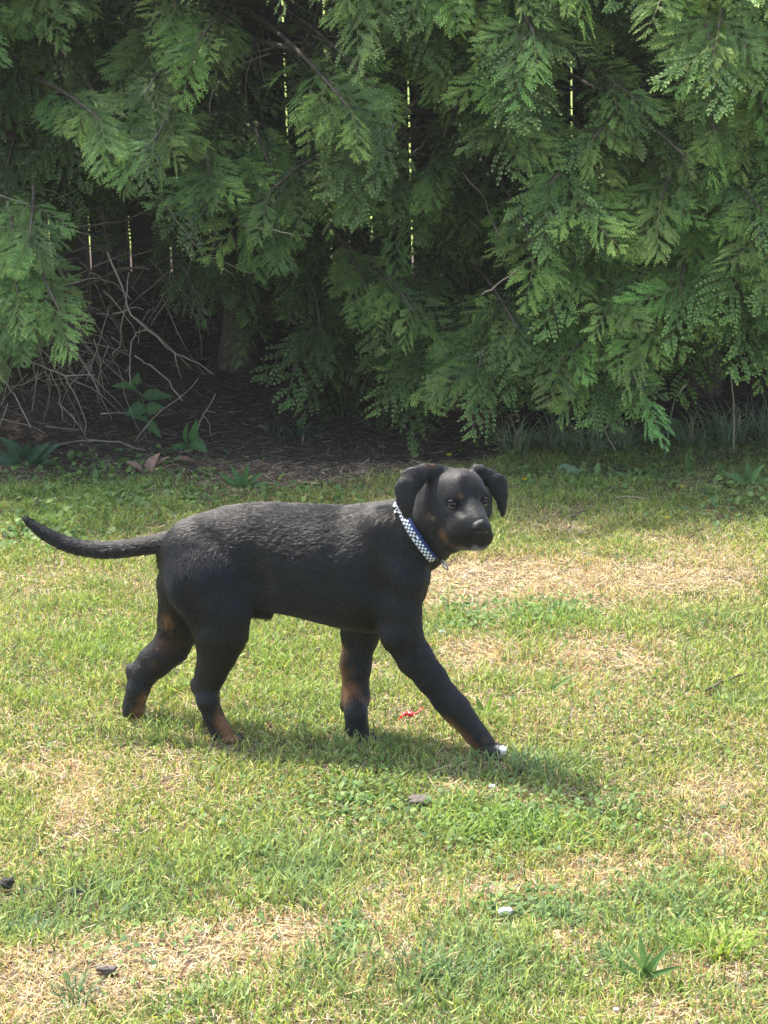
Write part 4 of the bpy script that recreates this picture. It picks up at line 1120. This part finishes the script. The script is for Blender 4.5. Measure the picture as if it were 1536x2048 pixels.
for pts_, Y, r0, r1, pale in BARE:
    n = len(pts_); P = [at_y(x, y, Y - .12 + .08 * math.sin(i * 1.3 + pts_[0][0])) for i, (x, y) in enumerate(pts_)]
    ti = 2 if pts_[0][0] < 330 else (3 if pts_[0][0] < 700 else (4 if pts_[0][0] < 940 else 5))
    P = wiggle(P, .0022); m = Y / FPX
    V, F = tube(np.array(P) - np.array(trees[ti].location), np.linspace(r0, r1, len(P)) * m * .68, 6)
    link('bare_branch', mesh_np('bare_branch', V, F, True), trees[ti], dead_m if pale else bark_m)
# fine random dead twigs in the hollows
for (px, py, wx, wy, Y, cnt, ti) in [(130, 640, 130, 120, 7.8, 140, 2), (60, 430, 80, 60, 7.6, 22, 2), (330, 520, 120, 60, 7.9, 26, 3), (470, 90, 90, 60, 7.9, 18, 3), (620, 100, 70, 70, 7.9, 12, 3), (860, 120, 60, 70, 7.95, 10, 4), (60, 800, 70, 50, 7.6, 10, 2), (420, 300, 160, 100, 7.9, 12, 3), (1030, 350, 60, 60, 7.8, 6, 5)]:
    for k in range(cnt):
        a = at_y(px + random.gauss(0, wx * .6), py + random.gauss(0, wy * .6), Y + random.uniform(-.2, .25)); L = random.uniform(.08, .34)
        d = np.array([random.gauss(.2, .7), random.gauss(-.3, .4), random.gauss(-.35, .5)]); d /= np.linalg.norm(d); P = [a]
        for j in range(5): d = d + np.array([random.gauss(0, .16), random.gauss(0, .16), random.gauss(-.08, .16)]); d /= np.linalg.norm(d); P.append(P[-1] + d * L / 5)
        P = np.array(P); P[:, 2] = np.maximum(P[:, 2], .03)
        V, F = tube(P - np.array(trees[ti].location), np.linspace(.0021, .0009, 6) * random.uniform(.6, 1.3), 5)
        link('bare_twig', mesh_np('bare_twig', V, F, True), trees[ti], random.choice((dead_m, bark_m, dead_m)))
# ---------------------------------------------------------------- weeds, flowers and small things on the ground
def gz(x, y): return float(ground_z(np.array([x]), np.array([y]))[0])
BROAD = leaf_mat('broad_weed_leaf', transl=.30, rough=.5, spec=.3)
STEM = simple_mat('green_stem', (.13, .17, .06), .6, .2)
def leaf_geo(base, tip, w, nrm, col, curl=.15, toothed=True, profile='ovate', nseg=9):
    """one broad leaf with a sunken midrib; base, tip 3-D, width in metres"""
    base, tip = np.asarray(base, float), np.asarray(tip, float); d = tip - base; L = np.linalg.norm(d); d /= L
    nrm = np.asarray(nrm, float); nrm = nrm - d * (nrm @ d); nrm /= np.linalg.norm(nrm); s = np.cross(d, nrm)
    V, C = [], []
    for i in range(nseg + 1):
        t = i / nseg
        h = {'ovate': (math.sin(math.pi * min(1, t ** .62)) ** .8) * (1 - .25 * t) if 0 < t < 1 else 0, 'strap': min(1, t * 6 + .35) * (1 - t ** 3), 'lance': math.sin(math.pi * t ** .8) ** .9 if 0 < t < 1 else 0}[profile]
        h = h * w / 2
        if toothed and 0 < i < nseg: h *= 1 + .07 * (-1) ** i
        c = base + d * L * t + nrm * (-curl * L * (t - .3) ** 2 + curl * L * .09)
        for k in (-1, -.5, 0, .5, 1):
            V.append(c + s * h * k + nrm * (abs(k) * h * .35)); C.append(np.array(col) * (1.18 if k == 0 else 1.0) * (1 - .12 * (i % 2)))
    Q = [(i * 5 + k, i * 5 + k + 1, i * 5 + k + 6, i * 5 + k + 5) for i in range(nseg) for k in range(4)]
    return np.array(V), np.array(Q), np.array(C)
def add_leaf(root, name, base, tip, w, nrm, col, **kw):
    V, Q, C = leaf_geo(base, tip, w, nrm, col, **kw)
    return link(name, mesh_np(name, V - np.array(root.location), Q, True, C), root, BROAD)
def add_stem(root, P, r0, r1, name='stem', mat=None):
    V, F = tube(np.array(P) - np.array(root.location), np.linspace(r0, r1, len(P)), 6)
    return link(name, mesh_np(name, V, F, True), root, mat or STEM)
def leafy(label, px, py, stem, leaves, col, group=None, cat='weed', name='leafy_weed', lean=.0, **kw):
    g0 = on_ground(px, py); g0[2] = gz(g0[0], g0[1]); Y = g0[1]
    r = empty(name, tuple(g0)); tag(r, label, cat, group)
    if stem:
        P = [g0 - np.array([0, 0, .01])] + [at_y(x, y, Y - lean * i) for i, (x, y) in enumerate(stem)]
        add_stem(r, P, .0032, .0016)
    for i, (bx, by, tx, ty, w) in enumerate(leaves):
        dy = random.uniform(-.03, .05)
        b = at_y(bx, by, Y - .01); t = at_y(tx, ty, Y - .03 - dy)
        c = np.array(col) * random.uniform(.8, 1.25)
        add_leaf(r, 'leaf', b, t, w * Y / FPX * 1.15, (random.gauss(0, .25), -.8, .7 + random.gauss(0, .2)), c, **kw)
    return r
leafy('young sapling with broad pointed leaves rising from the brown litter, taller of two', 302, 878, [(300, 868), (294, 841), (289, 813), (284, 794), (272, 774)],
      [(272, 775, 224, 771, 19), (273, 770, 276, 745, 19), (285, 791, 346, 793, 25), (290, 813, 251, 830, 29), (291, 820, 331, 815, 26), (296, 842, 323, 876, 18), (296, 842, 262, 833, 13)], (.095, .19, .06), 'young saplings')
leafy('low sapling with three upright pointed leaves beside the curled brown leaves', 382, 906, [(380, 898), (379, 888)],
      [(375, 890, 373, 846, 25), (382, 882, 394, 840, 19), (383, 880, 415, 906, 27), (376, 896, 344, 890, 15), (372, 898, 380, 915, 22)], (.10, .21, .065), 'young saplings')
leafy('clump of dull bluish broad leaves at the left edge of the lawn', 40, 935, [(42, 925), (44, 915)],
      [(44, 920, 0, 872, 34), (48, 918, 62, 876, 26), (40, 925, -12, 918, 38), (52, 924, 98, 884, 28), (60, 926, 120, 886, 24), (44, 930, 20, 950, 26), (70, 930, 105, 920, 20)], (.065, .12, .06), 'broad-leaved weeds')
leafy('weed with two drooping oval leaves against the dark hollow under the hedge', 1326, 905, [(1324, 880), (1318, 847)],
      [(1318, 845, 1367, 843, 19), (1317, 847, 1301, 884, 19)], (.12, .21, .08), 'broad-leaved weeds')
leafy('low weed with one wide pale leaf at the foot of the long grass', 1128, 950, [], [(1112, 936, 1182, 954, 24)], (.13, .21, .10), 'broad-leaved weeds')
leafy('dock rosette with a single upright leaf near the right side of the hedge foot', 1380, 948, [], [(1379, 948, 1373, 906, 21), (1378, 950, 1400, 945, 13)], (.12, .20, .06), 'broad-leaved weeds')
leafy('pale dock rosette at the right edge of the photo below the tall dry stem', 1502, 972, [], [(1500, 970, 1494, 922, 20), (1503, 968, 1526, 928, 19), (1498, 970, 1448, 944, 20), (1506, 972, 1545, 955, 18), (1498, 974, 1460, 972, 14)], (.15, .26, .09), 'broad-leaved weeds')
leafy('dandelion-like weed of five short leaves between the wide pale leaf and the dock', 1262, 965, [], [(1262, 965, 1232, 942, 15), (1262, 965, 1285, 938, 15), (1262, 966, 1300, 962, 13), (1260, 966, 1225, 968, 12), (1262, 964, 1258, 935, 12)], (.12, .22, .075), 'broad-leaved weeds')
leafy('rosette of dark strap-like leaves behind the back of the puppy', 487, 978, [], [(487, 978, 462, 930, 15), (488, 978, 496, 925, 14), (489, 978, 524, 944, 13), (490, 979, 545, 962, 11), (485, 979, 448, 958, 12), (485, 978, 436, 944, 10)], (.075, .15, .045), 'broad-leaved weeds', profile='strap', toothed=False)
leafy('coarse broad-bladed weed with upright leaves in the foreground lawn', 1292, 1962, [(1291, 1940), (1290, 1925)],
      [(1290, 1950, 1279, 1862, 13), (1292, 1948, 1340, 1888, 14), (1292, 1955, 1362, 1932, 12), (1288, 1955, 1240, 1925, 10), (1292, 1960, 1340, 2010, 13), (1288, 1960, 1236, 1985, 10), (1290, 1945, 1306, 1895, 11), (1289, 1945, 1245, 1880, 9)], (.11, .20, .065), 'broad-leaved weeds', profile='strap', toothed=False)
leafy('strap-leaved weed in the dry patch right of the outstretched paw', 1095, 1385, [], [(1095, 1385, 1068, 1348, 6), (1096, 1384, 1116, 1342, 6), (1097, 1386, 1155, 1345, 9), (1094, 1387, 1058, 1374, 5), (1096, 1388, 1130, 1378, 6)], (.19, .27, .10), 'broad-leaved weeds', profile='strap', toothed=False)
leafy('bright strap-leaved weed between the outstretched front leg and the dry patch', 968, 1432, [], [(968, 1432, 952, 1392, 9), (969, 1432, 985, 1385, 9), (970, 1433, 1002, 1410, 9), (967, 1433, 940, 1412, 8), (969, 1433, 1010, 1428, 8)], (.16, .28, .07), 'broad-leaved weeds', profile='strap', toothed=False)

# grass tufts: one thing each, blades too many to part
def tuft(label, px, py, wpx, hpx, n, col, group='grass tufts', dead=.12, wid=.0035, name='grass_tuft', flop=1.0):
    c = on_ground(px, py); k = c[1] / FPX; H = hpx * k; R0 = wpx * k * .35; A = Acc(); loc = np.array([c[0], c[1], gz(c[0], c[1])])
    for i in range(n):
        a = random.random() * 6.28; rr_ = R0 * math.sqrt(random.random()); b = np.array([rr_ * math.cos(a), rr_ * math.sin(a), -.004])
        d = np.array([math.cos(a) * .45 * random.random() + random.gauss(0, .18), math.sin(a) * .45 * random.random() + random.gauss(0, .15), 1.0]); d /= np.linalg.norm(d)
        L = H * random.uniform(.55, 1.35); w = wid * random.uniform(.6, 1.3); P = [b]
        hd_ = np.array([d[0], d[1], 0]); hd_ /= np.linalg.norm(hd_) + 1e-6; g_ = random.uniform(.10, .75) * flop
        for j in range(4):
            P.append(P[-1] + d * L / 4); d = d + hd_ * g_ * .5 + np.array([0, 0, -g_ * .55]); d /= np.linalg.norm(d)
        s = np.cross(hd_, [0, 0, 1.0]); s = s * math.cos(random.gauss(0, .7)) + np.array([0, 0, .3]) * random.gauss(0, 1); s /= np.linalg.norm(s)
        V = []
        for j, p in enumerate(P):
            hw = w / 2 * (1, 1, .85, .55, .08)[j]; V += [p - s * hw, p + s * hw]
        col_ = np.array((.42, .34, .20) if random.random() < dead else col) * random.uniform(.7, 1.3)
        A.add(V, np.array([(2 * j, 2 * j + 1, 2 * j + 3, 2 * j + 2) for j in range(4)]), col_)
    me = A.mesh(name); o = link(name, me, None, GRASS); o.location = loc
    return tag(o, label, 'grass tuft', group)
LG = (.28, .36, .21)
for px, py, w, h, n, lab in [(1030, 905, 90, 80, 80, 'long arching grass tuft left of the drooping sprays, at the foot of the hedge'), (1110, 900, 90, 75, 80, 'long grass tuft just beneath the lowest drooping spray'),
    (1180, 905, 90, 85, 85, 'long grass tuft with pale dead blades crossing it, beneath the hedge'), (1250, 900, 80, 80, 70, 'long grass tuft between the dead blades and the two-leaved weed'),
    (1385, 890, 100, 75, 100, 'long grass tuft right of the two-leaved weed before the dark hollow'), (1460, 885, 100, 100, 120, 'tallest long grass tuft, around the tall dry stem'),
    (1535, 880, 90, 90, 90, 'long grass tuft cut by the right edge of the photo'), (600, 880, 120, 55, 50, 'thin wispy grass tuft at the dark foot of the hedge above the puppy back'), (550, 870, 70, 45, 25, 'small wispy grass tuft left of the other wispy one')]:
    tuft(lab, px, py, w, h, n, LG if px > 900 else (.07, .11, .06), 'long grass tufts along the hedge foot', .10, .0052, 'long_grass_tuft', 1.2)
for px, py, w, h, n, col, lab in [(150, 2000, 120, 60, 70, (.10, .18, .08), 'bluish grass tuft at the lower left corner of the lawn'), (840, 1960, 170, 70, 130, (.11, .19, .08), 'dense bluish grass tuft in the foreground, left of the coarse weed'),
    (930, 1985, 130, 60, 90, (.10, .18, .08), 'dense dark grass tuft right beside the biggest foreground tuft'), (600, 1965, 100, 50, 60, (.11, .19, .08), 'bluish foreground tuft right of the straw patch'),
    (1120, 1845, 110, 60, 80, (.13, .21, .08), 'upright grass tuft above the coarse broad-bladed weed'), (1440, 1910, 150, 75, 140, (.24, .33, .06), 'yellow-green mossy tuft near the right edge'),
    (300, 1745, 120, 55, 70, (.11, .19, .085), 'soft bluish tuft right of the dark clods'), (640, 1950, 80, 60, 30, (.12, .2, .06), 'sparse tuft with long stalks below the straw patch'),
    (1110, 1240, 90, 38, 70, (.15, .25, .06), 'bright tuft in the lawn level with the chest of the puppy'), (880, 1285, 60, 34, 40, (.12, .2, .08), 'small tuft directly right of the front leg'),
    (520, 1445, 120, 36, 80, (.12, .2, .075), 'tuft between the hind paw and the upright front leg'), (1040, 1550, 110, 40, 70, (.10, .17, .08), 'shaded tuft beyond the white-tipped paw'),
    (690, 1700, 120, 50, 60, (.13, .22, .07), 'plain tuft in the middle of the near lawn'), (1230, 1620, 110, 40, 60, (.13, .22, .08), 'tuft near the orange-dry patch at right'), (330, 1470, 100, 30, 50, (.13, .22, .08), 'tuft between the two hind paws'),
    (1400, 1250, 120, 36, 60, (.12, .2, .09), 'bluish tuft at right level with the belly of the puppy'), (1230, 1930, 100, 60, 50, (.11, .19, .085), 'low tuft left of the coarse broad-bladed weed'), (60, 1870, 110, 50, 60, (.12, .19, .1), 'greyish tuft at the left edge below the clods')]:
    tuft(lab, px, py, w, h, n, col, 'grass tufts in the lawn', .15, .0034)

# tall dry stalks
def stalk(label, pts_, ground, r0, r1, mat, name='dry_stalk', head=None):
    g0 = on_ground(*ground); g0[2] = gz(g0[0], g0[1]); r = empty(name, tuple(g0)); tag(r, label, 'stalk')
    P = [g0 - [0, 0, .01]] + [at_y(x, y, g0[1] - .01 * i) for i, (x, y) in enumerate(pts_)]
    add_stem(r, P, r0, r1, 'stem', mat)
    if head:
        q = [at_y(x, y, g0[1] - .04) for x, y in head]; V, F = tube(np.array(q) - g0, np.array([.0012, .0034, .0036, .0012])[:len(q)], 6); link('seed_head', mesh_np('seed_head', V, F, True), r, pale_m)
pale_m = simple_mat('bleached_straw', (.42, .36, .26), .7, .15, noise=(40.0, (.34, .28, .18)))
grn_m = simple_mat('grass_stalk_green', (.17, .22, .12), .6, .2)
stalk('tall green stalk with a pale tip leaning right beside the two-leaved weed', [(1335, 880), (1342, 830), (1350, 795), (1362, 780)], (1328, 925), .0035, .0022, grn_m, 'grass_stalk', [(1358, 788), (1364, 778), (1370, 772), (1374, 769)])
stalk('tall straight bleached stalk rising from the long grass near the right edge', [(1468, 860), (1467, 800), (1463, 765), (1461, 743)], (1466, 905), .0036, .0022, pale_m)
stalk('bleached dead blade crossing the long grass below the drooping sprays', [(1230, 900), (1218, 880), (1208, 855)], (1236, 912), .0040, .0016, pale_m)
stalk('short bleached blade leaning left in the long grass', [(1034, 890), (1030, 860), (1022, 835)], (1036, 900), .0030, .0014, pale_m)

# fallen sticks
def stick(label, pts_, r0, r1, mat, twigs=(), up=0.006, lift=None):
    P = []
    for i, (x, y) in enumerate(pts_):
        g0 = on_ground(x, y) if lift is None else at_y(x, y, lift); 
        if lift is None: g0[2] = gz(g0[0], g0[1]) + up
        P.append(g0)
    r = empty('fallen_stick', tuple(P[0])); tag(r, label, 'stick', 'fallen sticks')
    add_stem(r, wiggle(P, .002), r0, r1, 'shaft', mat)
    for tw in twigs:
        q = [at_y(x, y, P[0][1]) for x, y in tw]; add_stem(r, wiggle(q, .001), r1 * .9, r1 * .5, 'twig', mat)
dead_m2 = simple_mat('pale_fallen_stick', (.33, .27, .20), .8, .15, noise=(30.0, (.24, .19, .13)))
stick('long pale curved stick lying along the left edge of the lawn', [(72, 909), (115, 897), (165, 890), (240, 893), (290, 908)], .0050, .0028, dead_m2, up=.012)
stick('thin stick slanting up to the right behind the tall sapling', [(268, 886), (305, 838), (360, 795), (396, 758)], .0030, .0017, dead_m2, lift=7.75)
stick('short pale forked stick standing in the litter above the low sapling', [(394, 858), (405, 835), (416, 815), (431, 787)], .0034, .0022, dead_m2, [[(413, 822), (432, 826)], [(408, 832), (420, 850), (424, 885)]], lift=7.8)
stick('dark thin twig lying in the grass at the right, below the drying patch', [(1415, 1395), (1455, 1380), (1496, 1364)], .0030, .0018, bark_m, up=.018)
stick('small crooked twig on the dry grass above the muzzle', [(1142, 1043), (1150, 1035), (1168, 1030)], .003, .002, bark_m, up=.014)
stick('small bare twig lying on the shaded grass right of the far flowers', [(1232, 1004), (1262, 1002), (1300, 1006)], .004, .0022, dead_m2, up=.014)

# curled brown leaves
brown_m = leaf_mat('dead_brown_leaf', transl=.15, rough=.7, spec=.2)
def dead_leaf(label, px, py, parts_, col, h=.02):
    g0 = on_ground(px, py); g0[2] = gz(g0[0], g0[1]); r = empty('dead_leaf', tuple(g0)); tag(r, label, 'dead leaf', 'fallen brown leaves')
    A = Acc()
    for bx, by, tx, ty, w in parts_:
        b = at_y(bx, by, g0[1] - .01); t = at_y(tx, ty, g0[1] - .02)
        V, Q, C = leaf_geo(b, t, w * g0[1] / FPX, (random.gauss(0, .3), -.5, .9), np.array(col) * random.uniform(.8, 1.15), curl=.6, nseg=7, profile='lance'); A.add(V - g0, Q, C)
    o = link('leaf_blade', A.mesh('leaf_blade', True), r, brown_m)
dead_leaf('large curled pinkish-brown leaf lying at the foot of the tall sapling', 305, 948, [(300, 950, 312, 905, 30), (285, 945, 255, 918, 16), (300, 950, 330, 908, 16), (290, 952, 345, 946, 18)], (.27, .17, .12))
dead_leaf('smaller curled brown leaf lying right of the large one', 368, 930, [(344, 922, 394, 918, 17), (375, 926, 388, 936, 10)], (.25, .15, .105))
dead_leaf('thin dark brown leaf standing upright in the foreground straw', 372, 1955, [(362, 1962, 379, 1918, 10), (352, 1960, 368, 1950, 12)], (.16, .09, .06))

# buttercups
yel = leaf_mat('yellow_petal', transl=.3, rough=.35, spec=.5, fixed=(.72, .56, .03)); yc = simple_mat('flower_centre', (.5, .36, .02), .7)
for px, py, s_, lab in [(898, 911, 5.5, 'yellow buttercup above the head of the puppy in the shade'), (1049, 960, 5.5, 'yellow buttercup just right of the far ear of the puppy'), (1364, 974, 4.5, 'yellow buttercup farthest right of the hedge-side ones'), (1334, 1036, 3.5, 'tiny yellow flower in the sunlit grass below the others')]:
    g0 = on_ground(px, py + 18); g0[2] = gz(g0[0], g0[1]); r = empty('buttercup', tuple(g0)); tag(r, lab, 'flower', 'small yellow flowers')
    c = at_y(px, py, g0[1] - .005); add_stem(r, [g0, (g0 + c) / 2 + [.003, 0, 0], c], .0009, .0007); k = g0[1] / FPX * s_
    for i in range(5):
        a = i * 1.2566 + .3; d = np.array([math.cos(a), -.75 * math.sin(a) - .25, .55 + .35 * math.sin(a)])
        V, Q, C = leaf_geo(c, c + d * k * 1.25, k * 1.25, (0, -.5, 1), (1, 1, 1), curl=-.3, toothed=False, nseg=4); link('petal', mesh_np('petal', V - g0, Q, True, C), r, yel)
    V, F = uv_sphere(k * .33, 8, 6); link('flower_centre', mesh_np('flower_centre', V + c - g0 + [0, -.002, .002], F, True), r, yc)

# stones, scraps, clods
def lump(name, label, cat, px, py, w, h, d, mat, seed, group=None, up=.3, amp=.3, flat=False):
    c = on_ground(px, py); k = c[1] / FPX; V, F = uv_sphere(1.0, 22, 14)
    nzv = 1 + amp * vnoise(V, 1.6, seed) + amp * .5 * vnoise(V, 4.1, seed + 1) + amp * .25 * vnoise(V, 9.0, seed + 2)
    V = V * nzv[:, None]
    if flat: V = np.sign(V) * np.abs(V) ** .7
    V = V * np.array([w / 2, d / 2, h / 2]) * k; V[:, 2] += h * k * up + gz(c[0], c[1]) + .010
    o = link(name, mesh_np(name, V, F, not flat), None, mat); o.location = (c[0], c[1], 0); return tag(o, label, cat, group)
wst = simple_mat('white_stone', (.62, .63, .66), .5, .4, noise=(60.0, (.42, .42, .46)), bump=.3)
clod = simple_mat('dark_clod', (.022, .020, .020), .8, .2, noise=(90.0, (.07, .06, .05)), bump=.8)
gcl = simple_mat('grey_earth_clod', (.085, .075, .065), .9, .1, noise=(70.0, (.17, .15, .125)), bump=.8)
lump('white_stone', 'flat white stone lying in the near lawn right of centre', 'stone', 1010, 1830, 30, 18, 24, wst, 5, 'small white stones', .45, .22, True)
lump('white_stone', 'small white pebble above the orange-dry patch below the white paw', 'stone', 984, 1586, 14, 8, 10, wst, 6, 'small white stones', .5, .2, True)
lump('white_stone', 'white pebble at the very bottom edge of the photo', 'stone', 1232, 2043, 12, 9, 10, wst, 7, 'small white stones', .5, .2, True)
lump('white_stone', 'pale pebble in the grass just right of the front leg', 'stone', 883, 1281, 13, 8, 10, wst, 8, 'small white stones', .5, .2, True)
lump('dark_clod', 'largest black clod at the left edge of the lawn', 'clod', 12, 1778, 34, 22, 30, clod, 11, 'dark clods in the grass', .4)
lump('dark_clod', 'middle one of three black clods left of the bluish tuft', 'clod', 80, 1783, 20, 14, 18, clod, 12, 'dark clods in the grass', .4)
lump('dark_clod', 'long black clod, rightmost of the three at the left', 'clod', 142, 1790, 42, 13, 18, clod, 13, 'dark clods in the grass', .4)
lump('earth_clod', 'crumbly grey earth clod in the middle of the lawn below the upright leg', 'clod', 842, 1606, 50, 18, 40, gcl, 14, None, .25)
lump('earth_clod', 'small grey clod in the foreground straw left of the upright brown leaf', 'clod', 212, 1952, 50, 14, 30, gcl, 15, None, .2)
# red scrap of ribbon
red_m = leaf_mat('red_plastic_scrap', transl=.2, rough=.35, spec=.5, fixed=(.50, .012, .018))
g0 = on_ground(812, 1446); g0[2] = gz(g0[0], g0[1]); path = [(795, 1449), (800, 1440), (807, 1433), (815, 1430), (823, 1432), (829, 1434), (836, 1427), (846, 1420)]
P = np.array([at_y(x, y, g0[1] - .004 * (i % 3)) for i, (x, y) in enumerate(path)]) - g0; wd = np.array([1, 3.2, 4, 5, 5.5, 3.5, 2.0, .8]) * g0[1] / FPX
V = np.concatenate([[p + np.array([0, .003, w]), p + np.array([0, -.003, -w])] for p, w in zip(P, wd)]); Q = np.array([(2 * i, 2 * i + 1, 2 * i + 3, 2 * i + 2) for i in range(len(P) - 1)])
rb = link('red_ribbon_scrap', mesh_np('red_ribbon_scrap', V, Q, True), None, red_m); rb.location = tuple(g0 + np.array([0, 0, .004])); so_ = rb.modifiers.new('t', 'SOLIDIFY'); so_.thickness = .0008
tag(rb, 'torn scrap of red ribbon in the grass between the front paws', 'ribbon scrap')
# ---------------------------------------------------------------- added scattering volume, stands in for lens flare veil, lifts the darks
hz = Nodes('lens_veil_volume'); _ho = hz.n("ShaderNodeOutputMaterial"); _hv = hz.n("ShaderNodeVolumePrincipled")
_hv.inputs['Color'].default_value = (.95, 1.0, .95, 1); _hv.inputs['Density'].default_value = .0011; _hv.inputs['Anisotropy'].default_value = .2
hz.l(_hv.outputs[0], _ho.inputs['Volume'])
V, F = box(-420, 420, -80, 920, -1.0, 60.0)
hb = link('lens_veil', mesh_np('lens_veil', V, F), None, hz.m); hb['kind'] = 'stuff'
